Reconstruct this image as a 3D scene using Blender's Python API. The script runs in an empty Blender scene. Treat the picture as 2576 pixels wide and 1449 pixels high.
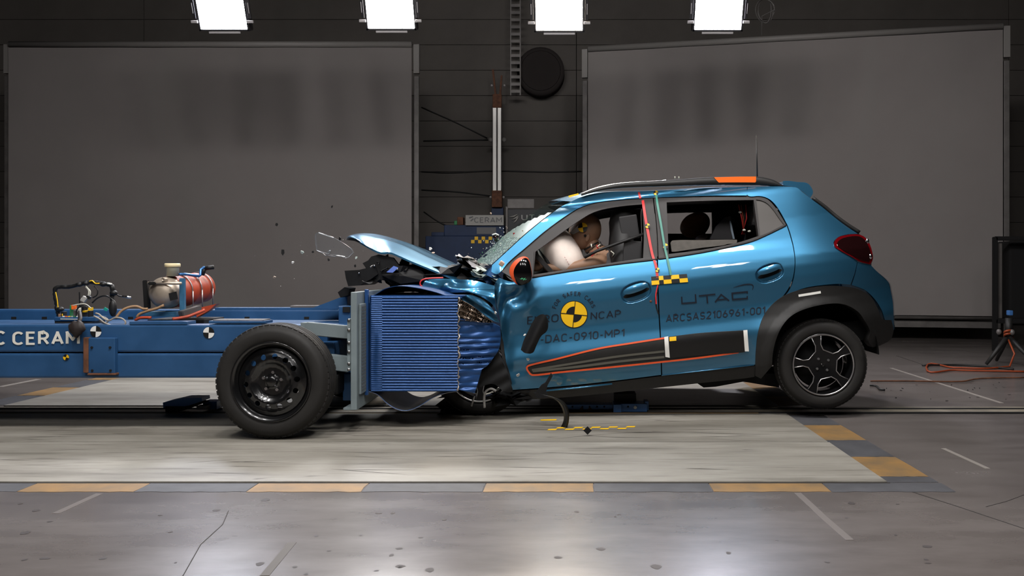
import bpy, bmesh, math, random
import numpy as np
from mathutils import Vector, Matrix, Euler
from mathutils.geometry import delaunay_2d_cdt

SC = bpy.context.scene
COL = SC.collection
rnd = random.Random(11)

# ------------------------------------------------------------------ camera
FPX, CX0, CY0, HCAM = 2090.0, 1450.0, 680.0, 0.95      # focal length in px (2576 wide), vanishing point, eye height
cam = bpy.data.cameras.new('camera'); cam_o = bpy.data.objects.new('camera', cam); COL.objects.link(cam_o)
cam.sensor_width = 36.0; cam.lens = FPX / 2576 * 36.0
cam.shift_x = -(CX0 - 1288) / 2576; cam.shift_y = -(724.5 - CY0) / 2576
cam.clip_start = 0.05; cam.clip_end = 200
cam_o.location = (0, 0, HCAM); cam_o.rotation_euler = (math.pi / 2, 0, 0)
SC.camera = cam_o
# ------------------------------------------------------------------ world and exposure
w = bpy.data.worlds.new('world'); SC.world = w; w.use_nodes = True
w.node_tree.nodes['Background'].inputs[0].default_value = (0.5, 0.5, 0.55, 1)
w.node_tree.nodes['Background'].inputs[1].default_value = 0.02
vs = SC.view_settings
vs.view_transform = 'Standard'; vs.look = 'None'; vs.gamma = 1; vs.use_curve_mapping = False
vs.exposure = 0.0
LAMP_BACK, LAMP_NEAR, LAMP_TOP = 104.0, 31.0, 86.0       # emission of the flood lamps (row behind, rows on the camera side)

# ------------------------------------------------------------------ helpers
def P(px, py, Y):
    return Vector(((px - CX0) * Y / FPX, Y, HCAM - (py - CY0) * Y / FPX))

def srgb(r, g, b):
    f = lambda c: (c / 255 / 12.92) if c / 255 <= 0.04045 else ((c / 255 + 0.055) / 1.055) ** 2.4
    return (f(r), f(g), f(b), 1)

MATS = {}
def mat(name, col=(128, 128, 128), rough=0.5, metal=0.0, coat=0.0, coat_rough=0.05, noise=0.0, nscale=8.0, stretch=(1, 1, 1),
        rough_var=0.0, bump=0.0, bscale=60.0, col2=None, emit=None, trans=0.0, ior=1.45, alpha=1.0, spec=0.5, aniso_detail=4):
    if name in MATS: return MATS[name]
    m = bpy.data.materials.new(name); m.use_nodes = True; MATS[name] = m
    nt = m.node_tree; N = nt.nodes; L = nt.links; b = N['Principled BSDF']
    c = srgb(*col)
    b.inputs['Base Color'].default_value = c; b.inputs['Roughness'].default_value = rough
    b.inputs['Metallic'].default_value = metal; b.inputs['Coat Weight'].default_value = coat
    b.inputs['Coat Roughness'].default_value = coat_rough; b.inputs['Specular IOR Level'].default_value = spec
    b.inputs['Transmission Weight'].default_value = trans; b.inputs['IOR'].default_value = ior
    b.inputs['Alpha'].default_value = alpha
    if emit:
        b.inputs['Emission Color'].default_value = srgb(*emit[:3]); b.inputs['Emission Strength'].default_value = emit[3]
    if noise or rough_var or bump or col2:
        tc = N.new('ShaderNodeTexCoord'); mp = N.new('ShaderNodeMapping'); L.new(tc.outputs['Object'], mp.inputs['Vector'])
        mp.inputs['Scale'].default_value = stretch
        nz = N.new('ShaderNodeTexNoise'); nz.inputs['Scale'].default_value = nscale; nz.inputs['Detail'].default_value = aniso_detail
        nz.inputs['Roughness'].default_value = 0.6
        L.new(mp.outputs[0], nz.inputs['Vector'])
        if noise or col2:
            cr = N.new('ShaderNodeValToRGB'); cr.color_ramp.elements[0].position = 0.3; cr.color_ramp.elements[1].position = 0.7
            lo = srgb(*col2) if col2 else tuple(x * (1 - noise) for x in c[:3]) + (1,)
            cr.color_ramp.elements[0].color = lo
            cr.color_ramp.elements[1].color = c if col2 else tuple(min(1, x * (1 + noise)) for x in c[:3]) + (1,)
            L.new(nz.outputs[0], cr.inputs[0]); L.new(cr.outputs[0], b.inputs['Base Color'])
        if rough_var:
            mr = N.new('ShaderNodeMapRange'); mr.inputs[1].default_value = 0.3; mr.inputs[2].default_value = 0.7
            mr.inputs[3].default_value = max(0.02, rough - rough_var); mr.inputs[4].default_value = min(1, rough + rough_var)
            L.new(nz.outputs[0], mr.inputs[0]); L.new(mr.outputs[0], b.inputs['Roughness'])
        if bump:
            n2 = N.new('ShaderNodeTexNoise'); n2.inputs['Scale'].default_value = bscale; n2.inputs['Detail'].default_value = 3
            L.new(mp.outputs[0], n2.inputs['Vector'])
            bp = N.new('ShaderNodeBump'); bp.inputs['Strength'].default_value = bump; bp.inputs['Distance'].default_value = 0.01
            L.new(n2.outputs[0], bp.inputs['Height']); L.new(bp.outputs[0], b.inputs['Normal'])
    return m

def M_(m): return MATS[m] if isinstance(m, str) else m

def link(o, parent=None, local=False):
    COL.objects.link(o)
    if parent is not None:
        o.parent = parent
        if not local and parent.type == 'EMPTY':
            o.matrix_parent_inverse = Matrix.Translation(-Vector(parent.location))
    return o

def tag(o, label=None, cat=None, group=None, kind=None):
    if label: o['label'] = label
    if cat: o['category'] = cat
    if group: o['group'] = group
    if kind: o['kind'] = kind
    return o

def thing(name, label, cat, loc, group=None, rot=(0, 0, 0)):
    o = bpy.data.objects.new(name, None); COL.objects.link(o)
    o.empty_display_size = 0.05; o.location = loc; o.rotation_euler = rot
    return tag(o, label, cat, group)

def mobj(name, verts, faces, m, parent=None, smooth=False, local=False, normals=None, midx=None, mats=None, label=None):
    me = bpy.data.meshes.new(name)
    me.from_pydata([tuple(v) for v in verts], [], [tuple(f) for f in faces])
    for mm in (mats or [m]): me.materials.append(M_(mm))
    if midx is not None: me.polygons.foreach_set('material_index', midx)
    if smooth or normals is not None:
        me.polygons.foreach_set('use_smooth', [True] * len(me.polygons))
    me.update()
    if normals is not None:
        me.normals_split_custom_set_from_vertices([tuple(n) for n in normals])
    o = bpy.data.objects.new(name, me); link(o, parent, local)
    if label: o['label'] = label
    return o

class MB:
    """collects shapes and links them as one mesh"""
    def __init__(s): s.v = []; s.f = []; s.mi = []; s.sm = []
    def add(s, verts, faces, mi=0, smooth=False):
        b = len(s.v); s.v += [tuple(x) for x in verts]
        for f in faces: s.f.append(tuple(i + b for i in f)); s.mi.append(mi); s.sm.append(smooth)
        return s
    def box(s, c, size, rot=None, mi=0, bev=0.0):
        bm = bmesh.new(); bmesh.ops.create_cube(bm, size=1.0)
        for v in bm.verts: v.co = Vector((v.co.x * size[0], v.co.y * size[1], v.co.z * size[2]))
        if bev: bmesh.ops.bevel(bm, geom=bm.edges[:], offset=min(bev, min(size) * 0.45), segments=2, affect='EDGES', profile=0.6)
        R = Euler(rot).to_matrix() if rot else Matrix.Identity(3)
        bm.verts.index_update()
        s.add([R @ v.co + Vector(c) for v in bm.verts], [[v.index for v in f.verts] for f in bm.faces], mi); bm.free(); return s
    def bar(s, a, b, wd, ht, mi=0, up=(0, 0, 1), bev=0.0):
        a, b = Vector(a), Vector(b); d = (b - a); L = d.length; d.normalize(); u = Vector(up)
        if abs(d.dot(u)) > 0.98: u = Vector((0, 1, 0))
        r = d.cross(u).normalized(); u = r.cross(d).normalized()
        bm = bmesh.new(); bmesh.ops.create_cube(bm, size=1.0)
        for v in bm.verts: v.co = Vector((v.co.x * L, v.co.y * wd, v.co.z * ht))
        if bev: bmesh.ops.bevel(bm, geom=bm.edges[:], offset=min(bev, min(wd, ht) * 0.45), segments=2, affect='EDGES')
        bm.verts.index_update(); c = (a + b) / 2
        s.add([c + d * v.co.x + r * v.co.y + u * v.co.z for v in bm.verts], [[v.index for v in f.verts] for f in bm.faces], mi); bm.free(); return s
    def tube(s, pts, r, seg=8, mi=0, caps=True, closed=False):
        pts = [Vector(p) for p in pts]; n = len(pts); rr = r if isinstance(r, (list, tuple)) else [r] * n
        t0 = (pts[1] - pts[0]).normalized(); u = Vector((0, 0, 1)) if abs(t0.z) < 0.9 else Vector((1, 0, 0))
        u = (u - t0 * u.dot(t0)).normalized(); V = []; F = []
        for i, p in enumerate(pts):
            if closed: t = pts[(i + 1) % n] - pts[i - 1]
            else: t = pts[min(i + 1, n - 1)] - pts[max(i - 1, 0)]
            t = t.normalized() if t.length > 1e-9 else t0
            u = (u - t * u.dot(t)); u = u.normalized() if u.length > 1e-6 else t.orthogonal().normalized()
            w_ = t.cross(u)
            for k in range(seg):
                a = 2 * math.pi * k / seg; V.append(p + (u * math.cos(a) + w_ * math.sin(a)) * rr[i])
        m_ = n if closed else n - 1
        for i in range(m_):
            j = (i + 1) % n
            for k in range(seg):
                k2 = (k + 1) % seg; F.append((i * seg + k, i * seg + k2, j * seg + k2, j * seg + k))
        if caps and not closed: F.append(tuple(range(seg - 1, -1, -1))); F.append(tuple((n - 1) * seg + k for k in range(seg)))
        s.add(V, F, mi, True); return s
    def lathe(s, prof, c=(0, 0, 0), axis=(0, 1, 0), seg=48, mi=0, smooth=True, a0=0.0, a1=2 * math.pi):
        """prof: list of (radius, distance along axis)"""
        ax = Vector(axis).normalized(); u = ax.orthogonal().normalized()
        if abs(ax.y) > 0.99: u = Vector((1, 0, 0))
        w_ = ax.cross(u); V = []; F = []; full = abs(a1 - a0 - 2 * math.pi) < 1e-6; n = seg if full else seg + 1; k = len(prof)
        for i in range(n):
            a = a0 + (a1 - a0) * i / seg; d = u * math.cos(a) + w_ * math.sin(a)
            for (r, h) in prof: V.append(Vector(c) + d * r + ax * h)
        for i in range(seg):
            j = (i + 1) % n
            for q in range(k - 1): F.append((i * k + q, i * k + q + 1, j * k + q + 1, j * k + q))
        s.add(V, F, mi, smooth); return s
    def prism(s, poly, y0, y1, mi=0):
        """poly in (x, z), extruded along y"""
        n = len(poly); V = [(p[0], y0, p[1]) for p in poly] + [(p[0], y1, p[1]) for p in poly]
        F = [tuple(range(n)), tuple(range(2 * n - 1, n - 1, -1))] + [(i, i + n, (i + 1) % n + n, (i + 1) % n) for i in range(n)]
        s.add(V, F, mi); return s
    def grid(s, rows, mi=0, smooth=True, closed=False):
        """rows: list of equal-length point lists"""
        n = len(rows); k = len(rows[0]); V = [p for r in rows for p in r]; F = []
        for i in range(n - 1):
            for j in range(k if closed else k - 1):
                j2 = (j + 1) % k; F.append((i * k + j, i * k + j2, (i + 1) * k + j2, (i + 1) * k + j))
        s.add(V, F, mi, smooth); return s
    def ellipsoid(s, c, r, rot=None, mi=0, seg=24, rings=14, fn=None):
        R = Euler(rot).to_matrix() if rot else Matrix.Identity(3); rows = []
        for i in range(rings + 1):
            th = math.pi * i / rings; row = []
            for k in range(seg):
                a = 2 * math.pi * k / seg; d = Vector((math.sin(th) * math.cos(a), math.sin(th) * math.sin(a), math.cos(th)))
                q = 1.0 if fn is None else fn(d)
                row.append(Vector(c) + R @ Vector((d.x * r[0] * q, d.y * r[1] * q, d.z * r[2] * q)))
            rows.append(row)
        return s.grid(rows, mi, True, closed=True)
    def build(s, name, m, parent=None, local=False, label=None, recalc=True):
        me = bpy.data.meshes.new(name); me.from_pydata(s.v, [], s.f)
        for mm in (m if isinstance(m, (list, tuple)) else [m]): me.materials.append(M_(mm))
        me.polygons.foreach_set('material_index', s.mi); me.polygons.foreach_set('use_smooth', s.sm); me.update()
        if recalc:
            bm = bmesh.new(); bm.from_mesh(me); bmesh.ops.recalc_face_normals(bm, faces=bm.faces[:]); bm.to_mesh(me); bm.free()
        o = bpy.data.objects.new(name, me); link(o, parent, local)
        if label: o['label'] = label
        return o

def curve(pts, closed=True, step=5.0):
    """smooth outline through points; a point with a third element is a corner"""
    n = len(pts); out = []
    xy = [np.array(p[:2], float) for p in pts]; cor = [len(p) > 2 for p in pts]
    for i in range(n if closed else n - 1):
        j = (i + 1) % n; p0, p1 = xy[i], xy[j]; d = p1 - p0; L = np.hypot(*d)
        def tang(k, one):
            if cor[k] or (not closed and k in (0, n - 1)): return one
            a, b = xy[k - 1], xy[(k + 1) % n]; t = b - a; q = np.hypot(*t)
            return t / q * L if q > 0 else one
        m0, m1 = tang(i, d), tang(j, d); k = max(1, int(math.ceil(L / step)))
        for q in range(k):
            t = q / k; t2, t3 = t * t, t ** 3
            out.append((2 * t3 - 3 * t2 + 1) * p0 + (t3 - 2 * t2 + t) * m0 + (-2 * t3 + 3 * t2) * p1 + (t3 - t2) * m1)
    if not closed: out.append(xy[-1])
    return [tuple(p) for p in out]

def inside(pts, poly):
    x, y = pts[:, 0], pts[:, 1]; r = np.zeros(len(pts), bool); n = len(poly)
    for i in range(n):
        x1, y1 = poly[i]; x2, y2 = poly[(i + 1) % n]
        c = (y1 > y) != (y2 > y)
        with np.errstate(divide='ignore', invalid='ignore'):
            xi = (x2 - x1) * (y - y1) / (y2 - y1) + x1
        r ^= c & (x < xi)
    return r

def region(outline, holes, spacing, extra=None):
    """triangulate a 2-D region with interior points: returns verts (n,2), tris, boundary edges"""
    loops = [outline] + list(holes); V = []; E = []
    for lp in loops:
        b = len(V); V += [tuple(p) for p in lp]; E += [(b + i, b + (i + 1) % len(lp)) for i in range(len(lp))]
    a = np.array(outline); x0, y0 = a.min(0); x1, y1 = a.max(0)
    gx, gy = np.meshgrid(np.arange(x0 + spacing / 2, x1, spacing), np.arange(y0 + spacing / 2, y1, spacing * 0.87))
    gx = gx + (np.arange(gx.shape[0])[:, None] % 2) * spacing / 2
    g = np.stack([gx.ravel(), gy.ravel()], 1)
    if len(g):
        ok = inside(g, outline)
        for h in holes: ok &= ~inside(g, h)
        allb = np.array(V)
        g = g[ok]
        if len(g):
            d = np.sqrt(((g[:, None, :] - allb[None, :, :]) ** 2).sum(2)).min(1); g = g[d > spacing * 0.4]
        if extra is not None: g = np.vstack([g[~inside(g, extra[0])] if len(extra[0]) else g, extra[1]])
        V += [tuple(p) for p in g]
    sc = 1.0 / max(1e-9, max(x1 - x0, y1 - y0))
    r = delaunay_2d_cdt([Vector(((p[0] - x0) * sc, (p[1] - y0) * sc)) for p in V], E, [], 0, 1e-7)
    vv = np.array([(p.x / sc + x0, p.y / sc + y0) for p in r[0]]); tri = np.array([f for f in r[2] if len(f) == 3])
    cen = vv[tri].mean(1); ok = inside(cen, outline)
    for h in holes: ok &= ~inside(cen, h)
    tri = tri[ok]
    cnt = {}
    for t in tri:
        for i in range(3):
            e = (int(t[i]), int(t[(i + 1) % 3])); k = (min(e), max(e)); cnt.setdefault(k, []).append(e)
    bd = [v[0] for v in cnt.values() if len(v) == 1]
    return vv, tri, bd

def sheet(name, outline, fn, m, parent, holes=(), spacing=12.0, flange=0.02, flange_dir=(0, 1, 0), eps=1.0, label=None, flip=False, local=False, extra=None):
    """a thin curved panel: 2-D region mapped to 3-D by fn(a, b) -> (n,3), smooth analytic normals, an edge return"""
    vv, tri, bd = region(outline, holes, spacing, extra)
    q = fn(vv[:, 0], vv[:, 1])
    da = fn(vv[:, 0] + eps, vv[:, 1]) - fn(vv[:, 0] - eps, vv[:, 1]); db = fn(vv[:, 0], vv[:, 1] + eps) - fn(vv[:, 0], vv[:, 1] - eps)
    nn = np.cross(da, db); nn /= np.maximum(1e-12, np.linalg.norm(nn, axis=1))[:, None]
    fd = np.array(flange_dir, float)
    s = np.sign((nn @ fd)); s[s == 0] = 1
    nn = nn * -s[:, None] if not flip else nn * s[:, None]
    V = [tuple(p) for p in q]; NV = [tuple(p) for p in nn]; F = []
    for t in tri:
        a, b, c = q[t[0]], q[t[1]], q[t[2]]
        F.append(tuple(int(x) for x in (t if np.dot(np.cross(b - a, c - a), nn[t[0]]) > 0 else t[::-1])))
    if flange:
        for (i, j) in bd:
            b = len(V); a_, b_ = q[i], q[j]; e = b_ - a_; on = np.cross(e, fd); ln = np.linalg.norm(on)
            if ln < 1e-12: continue
            on /= ln
            V += [tuple(a_), tuple(b_), tuple(b_ + fd * flange), tuple(a_ + fd * flange)]; NV += [tuple(on)] * 4
            F.append((b, b + 1, b + 2, b + 3))
    return mobj(name, V, F, m, parent, True, local, NV, label=label)

def _arc(cx, cy, rx, ry, a0, a1, n=8): return [(cx + rx * math.cos(math.radians(a0 + (a1 - a0) * i / n)), cy + ry * math.sin(math.radians(a0 + (a1 - a0) * i / n))) for i in range(n + 1)]
_O = lambda w_: _arc(w_ / 2, 0.72, w_ / 2, 0.28, 0, 180) + _arc(w_ / 2, 0.28, w_ / 2, 0.28, 180, 360) + [(w_, 0.72)]
_S = _arc(0.26, 0.74, 0.26, 0.26, 30, 270, 12) + _arc(0.27, 0.25, 0.27, 0.25, 90, -150, 12)
GLYPH = {'O': (0.62, [_O(0.62)]), '0': (0.52, [_O(0.52)]), 'C': (0.6, [_arc(0.31, 0.69, 0.31, 0.31, 35, 180) + _arc(0.31, 0.31, 0.31, 0.31, 180, 325)]),
         'D': (0.6, [[(0.28, 0), (0, 0), (0, 1), (0.28, 1)] + _arc(0.28, 0.68, 0.32, 0.32, 90, 0)[1:] + _arc(0.28, 0.32, 0.32, 0.32, 0, -90)]),
         'E': (0.5, [[(0.5, 0), (0, 0), (0, 1), (0.5, 1)], [(0, 0.52), (0.44, 0.52)]]), 'F': (0.48, [[(0, 0), (0, 1), (0.48, 1)], [(0, 0.5), (0.42, 0.5)]]),
         'M': (0.76, [[(0, 0), (0, 1), (0.38, 0.36), (0.76, 1), (0.76, 0)]]), 'N': (0.6, [[(0, 0), (0, 1), (0.6, 0), (0.6, 1)]]),
         'P': (0.56, [[(0, 0), (0, 1), (0.28, 1)] + _arc(0.28, 0.72, 0.28, 0.28, 90, -90) + [(0, 0.44)]]),
         'R': (0.58, [[(0, 0), (0, 1), (0.28, 1)] + _arc(0.28, 0.73, 0.27, 0.27, 90, -90) + [(0, 0.46)], [(0.30, 0.46), (0.58, 0)]]),
         'S': (0.54, [_S]), 'U': (0.6, [[(0, 1), (0, 0.3)] + _arc(0.3, 0.3, 0.3, 0.3, 180, 360) + [(0.6, 1)]]), 'A': (0.66, [[(0, 0), (0.33, 1), (0.66, 0)], [(0.11, 0.3), (0.55, 0.3)]]),
         'T': (0.58, [[(0, 1), (0.58, 1)], [(0.29, 1), (0.29, 0)]]), '1': (0.24, [[(0, 0.78), (0.24, 1), (0.24, 0)]]), '-': (0.3, [[(0, 0.42), (0.3, 0.42)]]),
         '2': (0.52, [_arc(0.26, 0.74, 0.25, 0.26, 165, -25, 12) + [(0, 0), (0.54, 0)]]),
         '6': (0.54, [_arc(0.27, 0.28, 0.27, 0.28, 0, 360, 20), [(0.03, 0.40), (0.34, 1)]]), '9': (0.54, [_arc(0.27, 0.72, 0.27, 0.28, 0, 360, 20), [(0.51, 0.60), (0.20, 0)]]), ' ': (0.3, [])}
def stroke_text(s, wt):
    """2-D quads of a string in an even-stroked sans, bounding box scaled to 0..1"""
    V = []; F = []; x = 0.0; ID = []; nst = 0
    for ch in s:
        w_, sts = GLYPH[ch]; cutst = []
        for pl in sts:                                      # break at sharp turns
            cur = [np.array(pl[0], float)]
            for i in range(1, len(pl)):
                cur.append(np.array(pl[i], float))
                if i < len(pl) - 1:
                    a, b = cur[-1] - cur[-2], np.array(pl[i + 1], float) - cur[-1]
                    if a @ b < 0.55 * np.hypot(*a) * np.hypot(*b):
                        d = a / max(1e-9, np.hypot(*a)); e = b / max(1e-9, np.hypot(*b)); p0 = cur[-1].copy(); cur[-1] = p0 + d * wt * 0.42; cutst.append(cur); cur = [p0 - e * wt * 0.42]
            cutst.append(cur)
        for pl in cutst:
            p = np.array([(x + a, b) for a, b in pl]); n = len(p); cl = np.allclose(p[0], p[-1]); L = []; Rr = []
            for i in range(n):
                d0 = p[i] - p[i - 1] if i > 0 else (p[-1] - p[-2] if cl else p[1] - p[0]); d1 = p[i + 1] - p[i] if i < n - 1 else (p[1] - p[0] if cl else d0)
                d0 = d0 / max(1e-9, np.hypot(*d0)); d1 = d1 / max(1e-9, np.hypot(*d1)); n0 = np.array([-d0[1], d0[0]]); n1 = np.array([-d1[1], d1[0]]); m_ = n0 + n1; q = m_ @ m_
                m_ = m_ * (1.0 / max(0.5, q / 2)) * wt / 2 if q > 1e-6 else n0 * wt / 2
                L.append(p[i] + m_); Rr.append(p[i] - m_)
            b = len(V); V += [tuple(q) for q in L] + [tuple(q) for q in Rr]; ID += [nst % 5] * (2 * n); nst += 1
            F += [(b + i, b + i + 1, b + n + i + 1, b + n + i) for i in range(n - 1)]
        x += w_ + 0.20 + wt * 0.6
    v = np.array(V); lo, hi = v.min(0), v.max(0); return (v - lo) / (hi - lo), F, (hi - lo), np.array(ID)

def lettering(name, s, bl, br, up, fn, m, parent, bold=0.0, label=None):
    """text filling the parallelogram bl -> br (px) with height vector up (px), laid on the surface fn"""
    v, f, sz, ids = stroke_text(s, bold)
    bl, br, up = np.array(bl, float), np.array(br, float), np.array(up, float)
    q = bl + v[:, :1] * (br - bl) + v[:, 1:] * up
    w3 = fn(q[:, 0], q[:, 1]); w3[:, 1] -= ids * 2.5e-4
    return mobj(name, w3, f, m, parent, label=label)
# ------------------------------------------------------------------ materials
mat('car_paint', (55, 113, 147), 0.40, 0.75, coat=1.0, coat_rough=0.03)
mat('black_plastic', (27, 26, 25), 0.55, noise=0.15, nscale=30)
mat('frame_black', (47, 44, 43), 0.6)
mat('gloss_black', (8, 8, 9), 0.12)
mat('gap_black', (6, 6, 7), 0.8)
mat('film_grey', (74, 70, 67), 0.55)
mat('orange', (238, 108, 30), 0.4, coat=0.3)
mat('orange_line', (214, 84, 42), 0.45)
mat('yellow', (236, 186, 20), 0.5)
mat('sticker_black', (18, 18, 18), 0.5)
mat('decal_ink', (16, 24, 38), 0.5)
mat('sticker_white', (225, 224, 218), 0.5)
mat('stripe_grey', (86, 84, 76), 0.5)
mat('rubber', (27, 25, 23), 0.72, noise=0.25, nscale=14, rough_var=0.1)
mat('rim_black', (14, 14, 15), 0.28, coat=0.6)
mat('rim_silver', (190, 188, 188), 0.28, 0.9)
mat('chrome', (205, 205, 208), 0.18, 1.0)
mat('steel', (150, 150, 150), 0.38, 0.9, noise=0.2, nscale=20)
mat('rust', (98, 62, 42), 0.75, noise=0.4, nscale=18)
mat('trolley_blue', (36, 74, 114), 0.45, noise=0.16, nscale=5, rough_var=0.1, coat=0.15, coat_rough=0.3)
mat('barrier_blue', (38, 74, 126), 0.34, 0.35, noise=0.12, nscale=9)
mat('barrier_alu', (150, 148, 145), 0.35, 0.85, noise=0.2, nscale=7)
mat('grey_paint', (112, 123, 126), 0.5, noise=0.1, nscale=6)
mat('white_ink', (222, 220, 210), 0.55)
mat('tail_red', (96, 6, 12), 0.1, coat=1.0)
mat('tail_dark', (26, 8, 9), 0.08, coat=1.0)
mat('dummy_skin', (132, 100, 78), 0.55, noise=0.12, nscale=12)
mat('dummy_suit', (40, 36, 36), 0.7)
mat('airbag_cloth', (236, 222, 212), 0.8, noise=0.05, nscale=25)
mat('seat_black', (26, 25, 25), 0.6)
mat('seat_grey', (42, 41, 42), 0.65)
mat('engine_dark', (15, 15, 16), 0.6, noise=0.4, nscale=20, spec=0.3)
mat('red_tape', (196, 44, 44), 0.5)
mat('green_tape', (66, 132, 118), 0.5)
mat('tank_red', (164, 62, 34), 0.5, noise=0.25, nscale=10)
mat('tank_silver', (176, 162, 146), 0.4, 0.55, noise=0.15, nscale=10)
mat('cream', (222, 206, 164), 0.5)
mat('milky', (172, 170, 152), 0.4)
mat('cable_black', (20, 20, 20), 0.5)
mat('cable_tan', (150, 118, 86), 0.6)
mat('cable_white', (205, 203, 190), 0.5)
mat('cable_grey', (146, 138, 128), 0.5)
mat('cable_orange', (140, 60, 28), 0.5)
mat('board_green', (40, 120, 70), 0.5)
mat('screen_cloth', (130, 124, 122), 0.9, noise=0.04, nscale=1.2)
mat('screen_tube', (128, 124, 121), 0.5)
mat('post_grey', (98, 94, 92), 0.5, 0.3, noise=0.25, nscale=5)
mat('wall_dark', (90, 85, 81), 0.8, noise=0.12, nscale=1.2)
mat('wall_black', (14, 13, 14), 0.9)
mat('lamp_body', (40, 38, 40), 0.5)
mat('lamp_clip', (170, 165, 165), 0.5)
mat('equipment_blue', (24, 44, 78), 0.6, noise=0.15, nscale=5)
mat('sign_white', (158, 156, 152), 0.6)
mat('sign_ink', (104, 104, 106), 0.6)
mat('dark_panel', (34, 34, 38), 0.5)
mat('floor_joint', (52, 48, 46), 0.8)
mat('paint_yellow', (150, 115, 68), 0.55, noise=0.25, nscale=7, col2=(116, 96, 70))
mat('paint_grey', (76, 76, 79), 0.6, noise=0.2, nscale=7)
mat('paint_line', (146, 140, 134), 0.32)
mat('rail_dark', (20, 20, 21), 0.6)
mat('rail_steel', (140, 132, 118), 0.45, 0.3, noise=0.3, nscale=8)
mat('dolly_blue', (58, 102, 158), 0.45)
mat('faint_line', (116, 110, 107), 0.27)
mat('spot_dark', (58, 52, 50), 0.6)
mat('scuff_dark', (78, 72, 66), 0.6)
mat('mast_alu', (196, 194, 190), 0.4, 0.4)
mat('lens_red', (120, 10, 16), 0.2)
mat('fan_dark', (52, 48, 47), 0.95, spec=0.1)
mat('inner_grey', (78, 80, 82), 0.8)

def floor_material():
    m = bpy.data.materials.new('concrete'); m.use_nodes = True; MATS['concrete'] = m
    nt = m.node_tree; N = nt.nodes; L = nt.links; b = N['Principled BSDF']
    tc = N.new('ShaderNodeTexCoord'); mp = N.new('ShaderNodeMapping'); L.new(tc.outputs['Object'], mp.inputs[0])
    mp.inputs['Scale'].default_value = (0.5, 1.4, 1)
    n1 = N.new('ShaderNodeTexNoise'); n1.inputs['Scale'].default_value = 2.6; n1.inputs['Detail'].default_value = 8; n1.inputs['Roughness'].default_value = 0.62
    L.new(mp.outputs[0], n1.inputs['Vector'])
    cr = N.new('ShaderNodeValToRGB'); e = cr.color_ramp.elements
    e[0].position = 0.3; e[0].color = srgb(88, 82, 79); e[1].position = 0.72; e[1].color = srgb(108, 102, 99)
    L.new(n1.outputs[0], cr.inputs[0])
    mp2 = N.new('ShaderNodeMapping'); L.new(tc.outputs['Object'], mp2.inputs[0]); mp2.inputs['Scale'].default_value = (1.2, 3.4, 1)
    n2 = N.new('ShaderNodeTexNoise'); n2.inputs['Scale'].default_value = 3.0; n2.inputs['Detail'].default_value = 5
    L.new(mp2.outputs[0], n2.inputs['Vector'])
    cr2 = N.new('ShaderNodeValToRGB'); cr2.color_ramp.elements[0].position = 0.22; cr2.color_ramp.elements[0].color = (0.45, 0.42, 0.4, 1)
    cr2.color_ramp.elements[1].position = 0.52; cr2.color_ramp.elements[1].color = (1, 1, 1, 1); L.new(n2.outputs[0], cr2.inputs[0])
    mx = N.new('ShaderNodeMix'); mx.data_type = 'RGBA'; mx.blend_type = 'MULTIPLY'; mx.inputs[0].default_value = 0.35; b.inputs['Specular IOR Level'].default_value = 0.75
    L.new(cr.outputs[0], mx.inputs[6]); L.new(cr2.outputs[0], mx.inputs[7]); L.new(mx.outputs[2], b.inputs['Base Color'])
    mr = N.new('ShaderNodeMapRange'); mr.inputs[1].default_value = 0.3; mr.inputs[2].default_value = 0.7; mr.inputs[3].default_value = 0.225; mr.inputs[4].default_value = 0.275
    L.new(n1.outputs[0], mr.inputs[0]); L.new(mr.outputs[0], b.inputs['Roughness'])
    n3 = N.new('ShaderNodeTexNoise'); n3.inputs['Scale'].default_value = 5; n3.inputs['Detail'].default_value = 4; L.new(tc.outputs['Object'], n3.inputs['Vector'])
    bp = N.new('ShaderNodeBump'); bp.inputs['Strength'].default_value = 0.12; bp.inputs['Distance'].default_value = 0.01
    L.new(n3.outputs[0], bp.inputs['Height']); L.new(bp.outputs[0], b.inputs['Normal'])
floor_material()

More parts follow.
